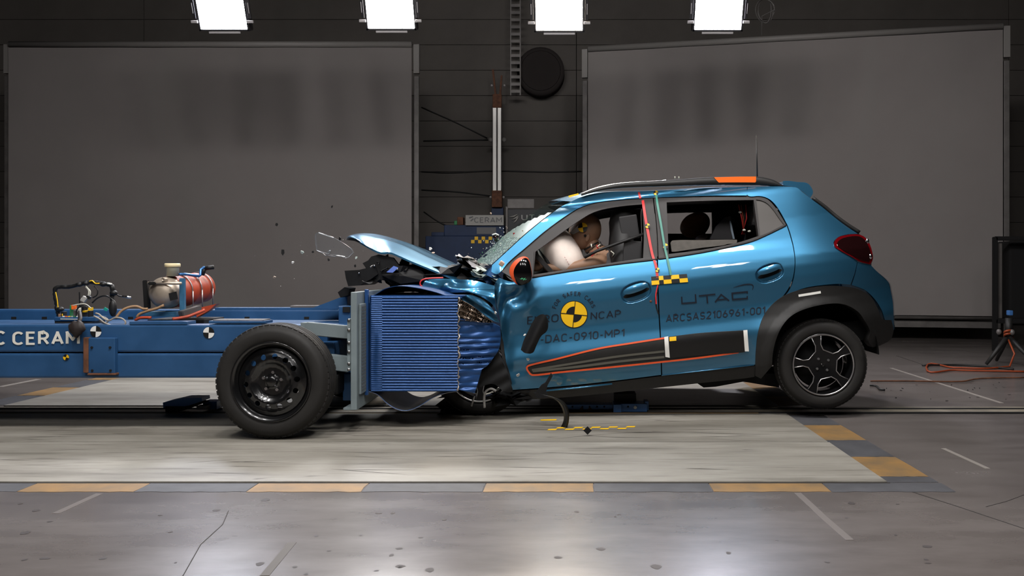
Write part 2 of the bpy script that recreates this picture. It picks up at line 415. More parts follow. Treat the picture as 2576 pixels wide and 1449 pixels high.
def plate_material(name, dirt):
    m = bpy.data.materials.new(name); m.use_nodes = True; MATS[name] = m
    nt = m.node_tree; N = nt.nodes; L = nt.links; b = N['Principled BSDF']
    tc = N.new('ShaderNodeTexCoord')
    def nz(sc, scale, det, lo, hi, c0, c1):
        mp = N.new('ShaderNodeMapping'); L.new(tc.outputs['Object'], mp.inputs[0]); mp.inputs['Scale'].default_value = sc
        n = N.new('ShaderNodeTexNoise'); n.inputs['Scale'].default_value = scale; n.inputs['Detail'].default_value = det; n.inputs['Roughness'].default_value = 0.65
        L.new(mp.outputs[0], n.inputs['Vector'])
        cr = N.new('ShaderNodeValToRGB'); cr.color_ramp.elements[0].position = lo; cr.color_ramp.elements[0].color = c0
        cr.color_ramp.elements[1].position = hi; cr.color_ramp.elements[1].color = c1; L.new(n.outputs[0], cr.inputs[0]); return cr
    a = nz((0.5, 1.5, 1), 1.6, 8, 0.3, 0.7, srgb(122, 117, 108), srgb(164, 160, 151))
    s = nz((0.8, 14, 1), 2.2, 6, 0.30, 0.46, (0.42, 0.4, 0.37, 1), (1, 1, 1, 1))
    d = nz((0.4, 3.0, 1), 1.1, 6, 0.30, dirt, (0.34, 0.32, 0.29, 1), (1, 1, 1, 1))
    def mul(x, y, f):
        mx = N.new('ShaderNodeMix'); mx.data_type = 'RGBA'; mx.blend_type = 'MULTIPLY'; mx.inputs[0].default_value = f
        L.new(x, mx.inputs[6]); L.new(y, mx.inputs[7]); return mx.outputs[2]
    L.new(mul(mul(a.outputs[0], s.outputs[0], 0.8), d.outputs[0], 0.8), b.inputs['Base Color'])
    b.inputs['Roughness'].default_value = 0.5
plate_material('plate_white', 0.46); plate_material('plate_dirty', 0.66)

def glass_material(name, tint, opacity, rough=0.05):
    """thin glazing: part mirror, part clear"""
    m = bpy.data.materials.new(name); m.use_nodes = True; MATS[name] = m
    nt = m.node_tree; N = nt.nodes; L = nt.links; N.clear()
    out = N.new('ShaderNodeOutputMaterial'); tr = N.new('ShaderNodeBsdfTransparent'); tr.inputs[0].default_value = tint
    pr = N.new('ShaderNodeBsdfPrincipled'); pr.inputs['Base Color'].default_value = (0.03, 0.04, 0.04, 1); pr.inputs['Roughness'].default_value = rough
    mx = N.new('ShaderNodeMixShader'); mx.inputs[0].default_value = opacity
    L.new(tr.outputs[0], mx.inputs[1]); L.new(pr.outputs[0], mx.inputs[2]); L.new(mx.outputs[0], out.inputs[0]); return m
glass_material('clear_glass', (0.86, 0.93, 0.9, 1), 0.12)
glass_material('lens_clear', (0.9, 0.91, 0.92, 1), 0.24, 0.2)
MATS['lens_clear'].node_tree.nodes['Principled BSDF'].inputs['Base Color'].default_value = (0.3, 0.31, 0.32, 1)

def crazed_glass():
    m = bpy.data.materials.new('crazed_glass'); m.use_nodes = True; MATS['crazed_glass'] = m
    nt = m.node_tree; N = nt.nodes; L = nt.links; b = N['Principled BSDF']; out = N['Material Output']
    tc = N.new('ShaderNodeTexCoord'); vo = N.new('ShaderNodeTexVoronoi'); vo.feature = 'DISTANCE_TO_EDGE'; vo.inputs['Scale'].default_value = 38
    L.new(tc.outputs['Object'], vo.inputs['Vector'])
    cr = N.new('ShaderNodeValToRGB'); cr.color_ramp.elements[0].position = 0.02; cr.color_ramp.elements[0].color = (0.95, 0.95, 0.95, 1)
    cr.color_ramp.elements[1].position = 0.10; cr.color_ramp.elements[1].color = (0.35, 0.35, 0.35, 1); L.new(vo.outputs['Distance'], cr.inputs[0])
    b.inputs['Base Color'].default_value = srgb(112, 140, 130); b.inputs['Roughness'].default_value = 0.3
    tr = N.new('ShaderNodeBsdfTransparent'); tr.inputs[0].default_value = (0.8, 0.92, 0.88, 1)
    mx = N.new('ShaderNodeMixShader'); L.new(cr.outputs[0], mx.inputs[0]); L.new(tr.outputs[0], mx.inputs[1]); L.new(b.outputs[0], mx.inputs[2])
    L.new(mx.outputs[0], out.inputs[0])
crazed_glass()
glass_material('pale_glass', (0.75, 0.85, 0.8, 1), 0.5, 0.3)
MATS['pale_glass'].node_tree.nodes['Principled BSDF'].inputs['Base Color'].default_value = srgb(128, 152, 142)

def lamp_material(name, strength, col=(254, 251, 249)):
    m = bpy.data.materials.new(name); m.use_nodes = True; MATS[name] = m
    nt = m.node_tree; N = nt.nodes; L = nt.links; N.clear()
    o = N.new('ShaderNodeOutputMaterial'); e = N.new('ShaderNodeEmission'); e.inputs[0].default_value = srgb(*col); e.inputs[1].default_value = strength
    L.new(e.outputs[0], o.inputs[0])
for i_, c_ in enumerate(((236, 241, 255), (252, 250, 250), (255, 243, 226), (240, 240, 255))): lamp_material('lamp_back_%d' % i_, LAMP_BACK, c_)
lamp_material('lamp_near', LAMP_NEAR); lamp_material('lamp_top', LAMP_TOP)
# ------------------------------------------------------------------ lamps
def make_lamp(emit):
    root = bpy.data.objects.new('flood_lamp', None); COL.objects.link(root); root.empty_display_size = 0.1
    hw, hh = 0.25, 0.38
    b = MB(); b.box((0, 0.06, 0), (2 * hw + 0.05, 0.10, 2 * hh + 0.05), bev=0.015)
    for k in range(7): b.box((0, 0.13, -hh + 0.06 + k * (2 * hh - 0.12) / 6), (2 * hw - 0.04, 0.04, 0.02))
    b.build('housing', 'lamp_body', root, True)
    mobj('diffuser', [(-hw, 0, -hh), (hw, 0, -hh), (hw, 0, hh), (-hw, 0, hh), (-hw, 0.008, -hh), (hw, 0.008, -hh), (hw, 0.008, hh), (-hw, 0.008, hh)],
         [(0, 1, 2, 3), (0, 4, 5, 1), (2, 6, 7, 3), (1, 5, 6, 2), (0, 3, 7, 4)], emit, root, local=True)
    f = MB()
    for sx in (-1, 1): f.box((sx * (hw + 0.012), 0.0, 0), (0.02, 0.03, 2 * hh + 0.04))
    for sz in (-1, 1): f.box((0, 0.0, sz * (hh + 0.012)), (2 * hw + 0.04, 0.03, 0.02))
    f.build('frame', 'lamp_body', root, True)
    for sx in (-1, 1):                                     # side leaves with their slots and clips
        MB().box((sx * (hw + 0.045), -0.02, -0.12), (0.035, 0.006, 0.30), rot=(0, 0, sx * 0.25), bev=0.002).build('side_leaf', 'lamp_body', root, True)
        MB().box((sx * (hw + 0.05), -0.028, -0.16), (0.006, 0.004, 0.11), bev=0.0015).build('slot_edge', 'lamp_clip', root, True)
        for z in (-0.30, 0.02): MB().box((sx * (hw + 0.05), -0.03, z), (0.07, 0.02, 0.028), bev=0.004).build('clip', 'lamp_clip', root, True)
    MB().box((0, -0.01, -hh - 0.035), (0.34, 0.012, 0.022), bev=0.004).build('lower_leaf', 'lamp_clip', root, True)
    y = MB(); y.tube([(-hw - 0.07, 0.07, 0.05), (-hw - 0.07, 0.2, hh + 0.1), (0, 0.25, hh + 0.16), (hw + 0.07, 0.2, hh + 0.1), (hw + 0.07, 0.07, 0.05)], 0.012)
    y.build('yoke', 'lamp_body', root, True)
    return root

def copy_tree(o, parent=None):
    c = o.copy(); COL.objects.link(c)
    if parent is not None: c.parent = parent
    for ch in list(o.children): copy_tree(ch, c)
    return c

TILT = math.radians(23)
back_spots = [(565, 73, 'flood lamp above the left end of the left screen, leftmost of four lit'),
              (985, 71, 'flood lamp above the right end of the left screen'),
              (1407, 76, 'flood lamp above the gap between the two screens'),
              (1805, 74, 'flood lamp above the right screen, rightmost of four lit')]
for i, (px, py, lab) in enumerate(back_spots):
    if i == 0: lamp = make_lamp('lamp_back_0'); proto_back = lamp
    else:
        lamp = copy_tree(proto_back)
        for ch_ in lamp.children:                           # each lamp has its own tint of white
            if ch_.name.startswith('diffuser'): ch_.data = ch_.data.copy(); ch_.data.materials[0] = MATS['lamp_back_%d' % i]
    bp = P(px, py, 9.0); c = bp + Vector((0, -0.38 * math.sin(TILT), 0.38 * math.cos(TILT)))
    lamp.location = c; lamp.rotation_euler = (TILT, 0, 0); tag(lamp, lab, 'lamp', 'flood lamps hung in a row behind the car')
near_rows = [(3.0, 5.2, (-2.6, -1.2, 0.2, 1.5), 60, 'front'), (-0.6, 4.8, (-2.2, -0.2, 1.8), 34, 'rear'), (-0.9, 5.7, (-2.5, -0.5, 1.5), 38, 'upper')]
k = 0
for (Y, Z, xs, ang, nm) in near_rows:
    for q, X in enumerate(xs):
        if q == 0: lamp = make_lamp('lamp_top' if nm == 'front' else 'lamp_near'); proto_near = lamp
        else: lamp = copy_tree(proto_near)
        lamp.location = (X, Y, Z); lamp.rotation_euler = (math.radians(ang), 0, math.pi)
        tag(lamp, 'flood lamp of the rows hung over the near side of the track', 'lamp', 'flood lamps over the near side'); k += 1

# ------------------------------------------------------------------ hall
def struct(o): o['kind'] = 'structure'; return o
floor = struct(MB().box((0, 5, -0.1), (30, 32, 0.2)).build('floor', 'concrete'))
WY = 14.4
wall_back = struct(MB().box((0, WY + 0.15, 4), (30, 0.2, 8)).build('wall_back', 'wall_black'))
panel_me = None
for r in range(17):                                         # metal siding of the far wall, course by course
    z = 0.24 + r * 0.44
    for q in range(4):
        x = -11.25 + q * 7.5
        if panel_me is None:
            o = MB().box((0, 0, 0), (7.49, 0.05, 0.434), bev=0.006).build('wall_panel', 'wall_dark', wall_back, True); panel_me = o.data
        else:
            o = bpy.data.objects.new('wall_panel', panel_me); link(o, wall_back, True)
        o.location = (x, WY + 0.03, z)
struct(MB().box((-15.1, 5, 4), (0.2, 32, 8)).build('wall_left', 'wall_black'))
struct(MB().box((15.1, 5, 4), (0.2, 32, 8)).build('wall_right', 'wall_black'))
struct(MB().box((0, -11.1, 4), (30, 0.2, 8)).build('wall_front', 'wall_black'))
struct(MB().box((0, 5, 8.1), (30.4, 32.4, 0.2)).build('ceiling', 'wall_black'))

def floor_patch(name, x0, x1, y0, y1, m, h=0.0015, parent=None, rough=0.0):
    """thin painted patch, edges slightly worn"""
    n = 10; pts = []
    r = random.Random(int((x0 * 31 + y0 * 17) * 1000))
    j = lambda: r.uniform(-rough, rough)
    for i in range(n): pts.append((x0 + (x1 - x0) * i / n + (j() if i else 0), y0 + j()))
    pts.append((x1, y0)); pts.append((x1 + j(), (y0 + y1) / 2)); pts.append((x1, y1))
    for i in range(1, n): pts.append((x1 + (x0 - x1) * i / n, y1 + j()))
    pts.append((x0, y1)); k_ = len(pts)
    return mobj(name, [(p[0], p[1], h) for p in pts] + [(p[0], p[1], 0) for p in pts],
                [tuple(range(k_))] + [(i, i + k_, (i + 1) % k_ + k_, (i + 1) % k_) for i in range(k_)], m, parent or floor, local=True)
YN, YS, YR, YF = 3.711, 4.564, 5.485, 7.35                   # near edge, seam, rail side, far edge of the plates
XR, XL = 1.388, -4.0
xs_ = [-2.40, -1.896, -1.414, -0.92, -0.40, 0.078, 0.59, 1.096, 1.63]
for i in range(len(xs_) - 1): floor_patch('painted_stripe', xs_[i], xs_[i + 1] - 0.004, YN - 0.15, YN - 0.004, 'paint_yellow' if i % 2 == 0 else 'paint_grey', rough=0.006)
xl = [-2.90, -3.42, -3.92, -4.25]
pv = -2.40
for i, x in enumerate(xl): floor_patch('painted_stripe', x, pv - 0.004, YN - 0.15, YN - 0.004, 'paint_grey' if i % 2 == 0 else 'paint_yellow', rough=0.006); pv = x
ys_ = [3.715, 3.82, 4.224, 4.64, 5.09, 5.44]
for i in range(5): floor_patch('painted_stripe', XR + 0.004, XR + 0.232, ys_[i] + 0.003, ys_[i + 1], 'paint_grey' if i % 2 == 0 else 'paint_yellow', rough=0.005)
for i, y in enumerate((5.85, 6.25, 6.65, 7.05)): floor_patch('painted_stripe', XR + 0.012, XR + 0.24, y, y + 0.395, 'paint_yellow' if i % 2 == 0 else 'paint_grey', rough=0.005)
for i, y in enumerate((3.75, 4.2, 4.65, 5.1, 5.85, 6.3, 6.75, 7.2)): floor_patch('painted_stripe', XL - 0.24, XL - 0.012, y, y + 0.43, 'paint_yellow' if i % 2 else 'paint_grey', rough=0.005)
for i in range(11):
    floor_patch('painted_stripe', XL + i * 0.5, XL + i * 0.5 + 0.495, YF + 0.01, YF + 0.16, 'paint_yellow' if i % 2 else 'paint_grey', rough=0.005)
def floor_line(pts, wd, m, name, h=0.0012):
    b = MB()
    for (a, c) in zip(pts[:-1], pts[1:]):
        a, c = Vector(a), Vector(c); d = (c - a).normalized(); n = Vector((-d.y, d.x)) * wd / 2
        q = [a - n, c - n, c + n, a + n]
        b.add([(p.x, p.y, h) for p in q] + [(p.x, p.y, -0.001) for p in q], [(0, 1, 2, 3), (0, 4, 5, 1), (1, 5, 6, 2), (2, 6, 7, 3), (3, 7, 4, 0)])
    return b.build(name, m, floor, True)
G = lambda px, py: ((px - CX0) * FPX * HCAM / (py - CY0) / FPX, FPX * HCAM / (py - CY0))
floor_line([G(2242, 926), G(2520, 1014)], 0.03, 'paint_line', 'painted_line')
floor_line([G(2373, 1128), G(2485, 1179)], 0.025, 'paint_line', 'painted_line')
floor_line([G(0, 973), G(97, 954)], 0.05, 'paint_line', 'painted_line')
floor_line([G(2290, 1236), G(2420, 1278), G(2576, 1330)], 0.006, 'floor_joint', 'floor_joint')
floor_line([G(2255, 895), G(2330, 920)], 0.01, 'floor_joint', 'floor_joint')
floor_line([G(460, 1449), G(505, 1370), G(560, 1320), G(575, 1285)], 0.003, 'floor_joint', 'floor_crack')
floor_line([G(2480, 1275), G(2530, 1262), G(2576, 1245)], 0.003, 'floor_joint', 'floor_crack')

floor_line([G(250, 1242), G(140, 1292)], 0.03, 'faint_line', 'painted_line'); floor_line([G(2006, 1240), G(2045, 1276), G(2070, 1300), G(2138, 1359)], 0.03, 'faint_line', 'painted_line'); floor_line([G(735, 1365), G(665, 1449)], 0.03, 'scuff_dark', 'worn_line')
spot = MB(); r9 = random.Random(31)
for _ in range(46):
    gx, gy = G(r9.uniform(20, 2560), r9.uniform(1245, 1445)); rx = r9.uniform(0.004, 0.02); ry = rx * r9.uniform(0.5, 1.4)
    spot.add([(gx + rx * math.cos(a) * r9.uniform(0.7, 1.2), gy + ry * math.sin(a) * r9.uniform(0.7, 1.2), 0.0008) for a in np.linspace(0, 2 * math.pi, 9, endpoint=False)], [tuple(range(9))])
spot.build('floor_spots', 'spot_dark', floor, True, recalc=False)['kind'] = 'stuff'

def scuff_line(px0, py0, px1, py1, wd): floor_line([G(px0, py0), G(px1, py1)], wd, 'floor_joint', 'scuff_mark')

# plates
def plate(name, x0, x1, y0, y1, lab, h=0.008, m='plate_white', marks=40):
    o = MB().box(((x0 + x1) / 2, (y0 + y1) / 2, h / 2), (x1 - x0, y1 - y0, h), bev=0.003).build(name, m)
    r = random.Random(int(y0 * 100)); s = MB()
    for _ in range(marks):                                  # tyre and scrape marks, mostly along the track
        x, y, L = r.uniform(max(x0, -3.2), x1 - 0.5), r.uniform(y0 + 0.03, y1 - 0.05), r.uniform(0.05, 0.5); a = r.gauss(0, 0.12); w_ = r.uniform(0.0015, 0.006)
        d = Vector((math.cos(a), math.sin(a), 0)); n = Vector((-d.y, d.x, 0)) * w_; c = Vector((x, y, h + 0.0004)); e = c + d * L
        if e.y < y1 and e.y > y0 and e.x < x1: s.add([c, c + d * L * 0.3 - n, e, c + d * L * 0.3 + n], [(0, 1, 2, 3)])
    s.build('scuff_marks', 'scuff_dark', o, recalc=False)['kind'] = 'stuff'
    return tag(o, lab, 'floor plate')
plate('floor_plate', XL, XR, YN, YS - 0.008, 'whitish scuffed floor plate nearest the viewer, below the wheels')
plate('floor_plate', XL, XR - 0.004, YS + 0.008, YR - 0.012, 'whitish floor plate between the seam and the guide rail', m='plate_dirty', marks=110)
floor_patch('seam_gap', XL, XR, YS - 0.007, YS + 0.007, 'rail_dark', 0.001); floor_patch('edge_gap', XL, XR + 0.01, YN - 0.012, YN - 0.001, 'floor_joint', 0.0022)
plate('floor_plate', XL, XR + 0.02, 5.80, YF, 'whitish floor plate beyond the guide rail, under the car')
tr = tag(MB().box(((XL + 1.2) / 2, YR - 0.004, 0.005), (1.2 - XL, 0.014, 0.01)).build('edge_strip', 'paint_yellow'), 'thin yellow edging strip along the near side of the guide rail', 'edging')
rail = thing('guide_rail', 'steel tow rail with two dark slots running across the whole floor', 'rail', (0, 5.64, 0), None)
MB().box((0, 5.507, 0.005), (29, 0.018, 0.012), bev=0.002).build('slot', 'rail_dark', rail)
MB().box((0, 5.59, 0.003), (29, 0.10, 0.008), bev=0.002).build('rail_strip', 'rail_steel', rail)
MB().box((0, 5.665, 0.005), (29, 0.022, 0.012), bev=0.002).build('slot', 'rail_dark', rail)
MB().box((0, 5.725, 0.003), (29, 0.05, 0.006), bev=0.002).build('rail_strip', 'rail_steel', rail)

# ------------------------------------------------------------------ screens
def screen(name, a, b, ztop, zbot, lab, postr=True):
    a, b = Vector(a), Vector(b); d = (b - a).normalized(); n = Vector((d.y, -d.x, 0)); root = thing(name, lab, 'screen', ((a + b) / 2).to_tuple()[:2] + (0,))
    q = MB(); rows = []
    for i in range(13):
        z = ztop - 0.05 + (zbot - ztop + 0.08) * i / 12
        rows.append([a + (b - a) * (j / 40) + n * (0.02 + 0.006 * math.sin(j * 0.7 + 1)) + Vector((0, 0, z)) for j in range(41)])
    q.grid(rows)
    q.grid([[p - n * 0.004 for p in r] for r in rows])
    q.build('cloth', 'screen_cloth', root)
    MB().tube([a + Vector((0, 0, ztop)), b + Vector((0, 0, ztop))], 0.045, 12).build('roller_tube', 'screen_tube', root)
    MB().tube([a + n * 0.02 + Vector((0, 0, zbot)), b + n * 0.02 + Vector((0, 0, zbot))], 0.022, 8).build('weight_bar', 'post_grey', root)
    for s, e in ((-1, a), (1, b)):
        p = e + d * s * 0.06 - n * 0.05
        MB().box((p.x, p.y, (ztop - 0.45) / 2), (0.07, 0.05, ztop - 0.45), rot=(0, 0, math.atan2(d.y, d.x)), bev=0.006).build('post', 'post_grey', root)
        MB().box((p.x, p.y, ztop - 0.2), (0.085, 0.07, 0.42), rot=(0, 0, math.atan2(d.y, d.x)), bev=0.006).build('post_bracket', 'screen_tube', root)
        MB().box((p.x, p.y, 0.02), (0.12, 0.6, 0.04), rot=(0, 0, math.atan2(d.y, d.x)), bev=0.006).build('foot', 'post_grey', root)
    return root
l0 = P(24, 112, 12.0); l1 = P(1036, 112, 12.0)
screen('backdrop_screen', (l0.x, l0.y, 0), (l1.x, l1.y, 0), l0.z, 0.30, 'grey backdrop screen behind the blue trolley')
r0 = P(1480, 122, 12.2); r1 = P(2522, 68, 11.05)
rs = screen('backdrop_screen', (r0.x, r0.y, 0), (r1.x, r1.y, 0), (r0.z + r1.z) / 2, 0.31, 'grey backdrop screen set at an angle behind the car')
e0, e1 = Vector((r0.x, r0.y, 0.24)), Vector((r1.x, r1.y, 0.24))
MB().bar(e0 + Vector((0, 0.06, -0.02)), e1 + Vector((0, 0.06, -0.02)), 0.04, 0.09).build('lower_beam', 'post_grey', rs)

# ------------------------------------------------------------------ things in the gap between the screens
YB = 13.9
pole = thing('lifting_mast', 'upright aluminium mast with rusty head and foot in the gap between screens', 'mast', P(1251, 820, YB).to_tuple()[:2] + (0,))
for px in (1244.5, 1256.5):
    a, b_ = P(px, 268, YB), P(px, 492, YB); MB().box(((a.x + b_.x) / 2, YB, (a.z + b_.z) / 2), (0.066, 0.06, a.z - b_.z), bev=0.008).build('mast_profile', 'mast_alu', pole)
a, b_ = P(1251, 238, YB), P(1251, 272, YB); MB().box((a.x, YB - 0.01, (a.z + b_.z) / 2), (0.15, 0.08, a.z - b_.z), bev=0.01).build('mast_head', 'rust', pole)
hb = MB(); hb.bar(P(1240, 175, YB), P(1247, 242, YB), 0.03, 0.03); hb.bar(P(1262, 190, YB), P(1258, 242, YB), 0.03, 0.03); hb.build('head_fork', 'rust', pole)
a, b_ = P(1251, 480, YB), P(1251, 522, YB); MB().box((a.x, YB - 0.02, (a.z + b_.z) / 2), (0.17, 0.12, a.z - b_.z), bev=0.012).build('mast_foot', 'rust', pole)
a = P(1251, 522, YB); MB().box((a.x, YB + 0.05, a.z / 2), (0.20, 0.10, a.z), bev=0.01).build('mast_base', 'equipment_blue', pole)
for (px, py) in ((1234, 496), (1267, 496), (1237, 215), (1269, 215)): MB().ellipsoid(P(px, py, YB - 0.05), (0.02, 0.02, 0.02), seg=10, rings=6).build('bolt', 'lamp_clip', pole)
for (px, py) in ((1234, 351), (1268, 351)): MB().lathe([(0.0, 0), (0.035, 0), (0.035, 0.04), (0.0, 0.04)], P(px, py, YB - 0.06), seg=14).build('pulley', 'screen_tube', pole)
for lab, pts in (('black wire sloping down to the mast from the left screen', [(1060, 270), (1150, 310), (1226, 348)]), ('black wire running level to the middle of the mast', [(1065, 355), (1150, 353), (1228, 352)]),
                 ('black wire drooping across the far wall at half height', [(1060, 432), (1130, 435), (1240, 430), (1380, 433), (1462, 431)]), ('black wire running to the rusty foot of the mast', [(1060, 478), (1150, 483), (1234, 493)]),
                 ('black strut sloping down onto the blue machine by the wall', [(1066, 533), (1100, 556), (1125, 569)])):
    tag(MB().tube([P(p[0], p[1], 14.394) for p in curve(pts, False, 20)], 0.011, 6).build('wire', 'cable_black'), lab, 'wire')
lad = thing('cable_ladder', 'hanging cable ladder beside the dark round fan', 'ladder', P(1297, 240, YB).to_tuple())
for px in (1285, 1309): MB().bar(P(px, -40, YB), P(px, 240, YB), 0.02, 0.03).build('stile', 'post_grey', lad)
for r in range(15): MB().bar(P(1286, -22 + r * 18, YB - 0.01), P(1308, -22 + r * 18, YB - 0.01), 0.02, 0.05).build('rung', 'post_grey', lad)
fan = thing('wall_fan', 'dark round wall fan high in the gap between screens', 'fan', P(1362, 190, WY).to_tuple())
fb = MB(); fb.lathe([(0.34, -0.35), (0.40, -0.35), (0.40, 0.0), (0.34, 0.0), (0.34, -0.35)], P(1362, 190, WY), seg=32); fb.build('housing', 'fan_dark', fan)
MB().lathe([(0.0, -0.37), (0.12, -0.37), (0.13, -0.36), (0.335, -0.352)], P(1362, 190, WY), seg=32).build('guard', 'fan_dark', fan)
for k_ in range(5):
    a = k_ * 2 * math.pi / 5; c = P(1362, 190, WY - 0.2)
    MB().box(c + Vector((0.18 * math.cos(a), 0, 0.18 * math.sin(a))), (0.30, 0.015, 0.13), rot=(0.4, -a, 0), bev=0.004).build('blade', 'fan_dark', fan)
eq = thing('winch_console', 'dark blue stepped machine standing by the far wall', 'machine', P(1170, 840, 13.2).to_tuple()[:2] + (0,))
def eqbox(nm, x0, y0, x1, y1, Y, dpt, m):
    a, b_ = P(x0, y0, Y), P(x1, y1, Y); return MB().box(((a.x + b_.x) / 2, Y + dpt / 2, (a.z + b_.z) / 2), (b_.x - a.x, dpt, a.z - b_.z), bev=0.01).build(nm, m, eq)
zf = CY0 + HCAM * FPX / 13.2
eqbox('cabinet', 1070, 594, 1268, zf, 13.2, 0.6, 'equipment_blue'); eqbox('step', 1117, 566, 1268, 594, 13.25, 0.5, 'equipment_blue'); eqbox('step', 1085, 584, 1117, 594, 13.25, 0.4, 'equipment_blue')
eqbox('grey_plate', 1199, 572, 1248, 589, 13.24, 0.01, 'sign_ink')
eqbox('motor', 1150, 546, 1165, 566, 13.3, 0.2, 'rust'); eqbox('switch_box', 1142, 555, 1150, 566, 13.3, 0.1, 'board_green')
cell = 8.8
for r in range(2):
    for q in range(6):
        x0 = 1185 + q * cell; y0 = 595 + r * 8.6
        if (r + q) % 2 == 1: eqbox('yellow_square', x0, y0, x0 + cell, y0 + 8.6, 13.19, 0.006, 'yellow')
sg = thing('name_board', 'whitish lettered board standing on the blue stepped machine', 'sign', P(1219, 566, 13.2).to_tuple())
a, b_ = P(1171, 541, 13.2), P(1267, 567, 13.2); MB().box(((a.x + b_.x) / 2, 13.22, (a.z + b_.z) / 2), (b_.x - a.x, 0.03, a.z - b_.z), bev=0.004).build('board', 'sign_white', sg)
flat = lambda Y: (lambda x, y: np.stack([(x - CX0) * Y / FPX, np.full_like(x, Y), HCAM - (y - CY0) * Y / FPX], 1))
lettering('lettering', 'CERAM', (1193, 560), (1263, 560), (0, -14), flat(13.195), 'sign_ink', sg, 0.14)
sl = MB(); sl.bar(P(1180, 548, 13.198), P(1190, 545, 13.198), 0.004, 0.02); sl.bar(P(1184, 556, 13.198), P(1191, 550, 13.198), 0.004, 0.02); sl.build('emblem', 'sign_ink', sg)
mo = thing('display_board', 'tall dark display board with a pale streak logo behind the windscreen', 'sign', P(1336, 830, 13.4).to_tuple()[:2] + (0,))
a, b_ = P(1272, 526, 13.4), P(1402, 680, 13.4); MB().box(((a.x + b_.x) / 2, 13.43, (a.z + b_.z) / 2), (b_.x - a.x, 0.05, a.z - b_.z), bev=0.01).build('panel', 'dark_panel', mo)
MB().box(((a.x + b_.x) / 2, 13.45, b_.z / 2), (0.5, 0.06, b_.z), bev=0.01).build('stand', 'dark_panel', mo)
MB().bar(P(1275, 520, 13.36), P(1275, 660, 13.36), 0.03, 0.03).build('frame_post', 'post_grey', mo)
a, b_ = P(1276, 500, 13.5), P(1344, 524, 13.5); MB().box(((a.x + b_.x) / 2, 13.53, (a.z + b_.z) / 2), (b_.x - a.x, 0.03, a.z - b_.z), bev=0.006).build('header_plate', 'post_grey', mo)
lettering('lettering', 'UTAC', (1311, 554), (1384, 554), (0, -14.5), flat(13.385), 'sign_white', mo, 0.16)
for pts in ([(1281, 546), (1293, 544), (1302, 539)], [(1287, 553), (1298, 548), (1304, 542)], [(1291, 561), (1298, 555), (1304, 545)]):
    MB().tube([P(x, y, 13.385) for x, y in pts], [0.004, 0.014, 0.006], 6).build('logo_stroke', 'sign_white', mo)
coil = tag(MB().tube([P(1925 + (20 + 5 * math.sin(t * 0.37)) * math.cos(t), 25 + (30 + 4 * math.cos(t * 0.5)) * math.sin(t), 9.6 + 0.02 * math.sin(t * 1.3)) for t in np.linspace(0, 6 * math.pi, 120)]
           + [P(1917, 40, 9.6), P(1916, 88, 9.6)], 0.005, 6).build('cable_coil', 'post_grey'), 'coiled cable hanging beside the rightmost lit lamp', 'cable')

# ------------------------------------------------------------------ right edge: frame, tripod, cables
fr = thing('equipment_frame', 'dark square-tube stand at the right edge by the screen', 'stand', P(2520, 840, 9.6).to_tuple()[:2] + (0,))
YQ = 9.8; zb = CY0 + HCAM * FPX / YQ
for (p, q) in (((2503, 596), (2503, 830)), ((2503, 600), (2640, 600)), ((2503, 808), (2640, 808)), ((2640, 596), (2640, zb))):
    MB().bar(P(p[0], p[1], YQ), P(q[0], q[1], YQ), 0.05, 0.05, bev=0.006).build('tube', 'wall_black', fr)
MB().bar(P(2516, 612, YQ + 0.05), P(2516, 800, YQ + 0.05), 0.03, 0.03).build('light_edge', 'post_grey', fr)
MB().bar(P(2503, 830, YQ), P(2503, zb, YQ), 0.05, 0.05).build('leg', 'wall_black', fr)
a, b_ = P(2545, 606, YQ + 0.1), P(2640, 804, YQ + 0.1); MB().box(((a.x + b_.x) / 2, YQ + 0.3, (a.z + b_.z) / 2), (b_.x - a.x, 0.3, a.z - b_.z), bev=0.02).build('case', 'wall_black', fr)
tp = thing('camera_tripod', 'small black tripod wrapped with orange cable at the right edge', 'tripod', P(2536, 920, 8.3).to_tuple()[:2] + (0,))
top = P(2536, 845, 8.3)
tb = MB(); tb.tube([P(2538, 800, 8.3), P(2537, 850, 8.3)], 0.035, 10); tb.build('centre_column', 'black_plastic', tp)
MB().box(P(2540, 787, 8.3), (0.04, 0.06, 0.05), bev=0.008).build('head', 'dolly_blue', tp)
for (x, yv, dY) in ((2475, 918, -0.05), (2570, 930, -0.3), (2545, 905, 0.3)):
    e = G(x, 925); e = Vector((P(x, yv, 8.3).x, 8.3 + dY, 0.02)); MB().tube([top, (top + e) / 2, e], [0.025, 0.022, 0.016], 8).build('leg', 'black_plastic', tp)
for (x, y) in ((2513, 835), (2546, 836)): MB().ellipsoid(P(x, y, 8.25), (0.025, 0.025, 0.03), seg=12, rings=8).build('knob', 'post_grey', tp)
tag(MB().tube([P(2537 + 10 * math.cos(t), 848 + 3 * math.sin(t) - t * 1.2, 8.3 + 0.05 * math.sin(t)) for t in np.linspace(0, 8 * math.pi / 2, 50)] , 0.012, 6).build('cable', 'cable_orange'),
    'orange cable wound around the top of the tripod', 'cable')
def gp(px, py, z=0.012): v = G(px, py); return Vector((v[0], v[1], z))
tag(MB().tube([P(2537, 855, 8.24), P(2552, 890, 8.1)] + [gp(x, y, 0.012) for x, y in curve([(2540, 925), (2480, 930), (2400, 928), (2330, 928), (2400, 934), (2576, 938)], False, 12)], 0.009, 6).build('cable', 'cable_orange'),
    'orange cable running from the tripod down to the floor', 'cable')
tag(MB().tube([gp(x, y) for x, y in curve([(2320, 922), (2400, 921), (2470, 924), (2550, 932)], False, 12)], 0.009, 6).build('cable', 'cable_black'), 'dark cable lying on the floor beside the tripod foot', 'cable')
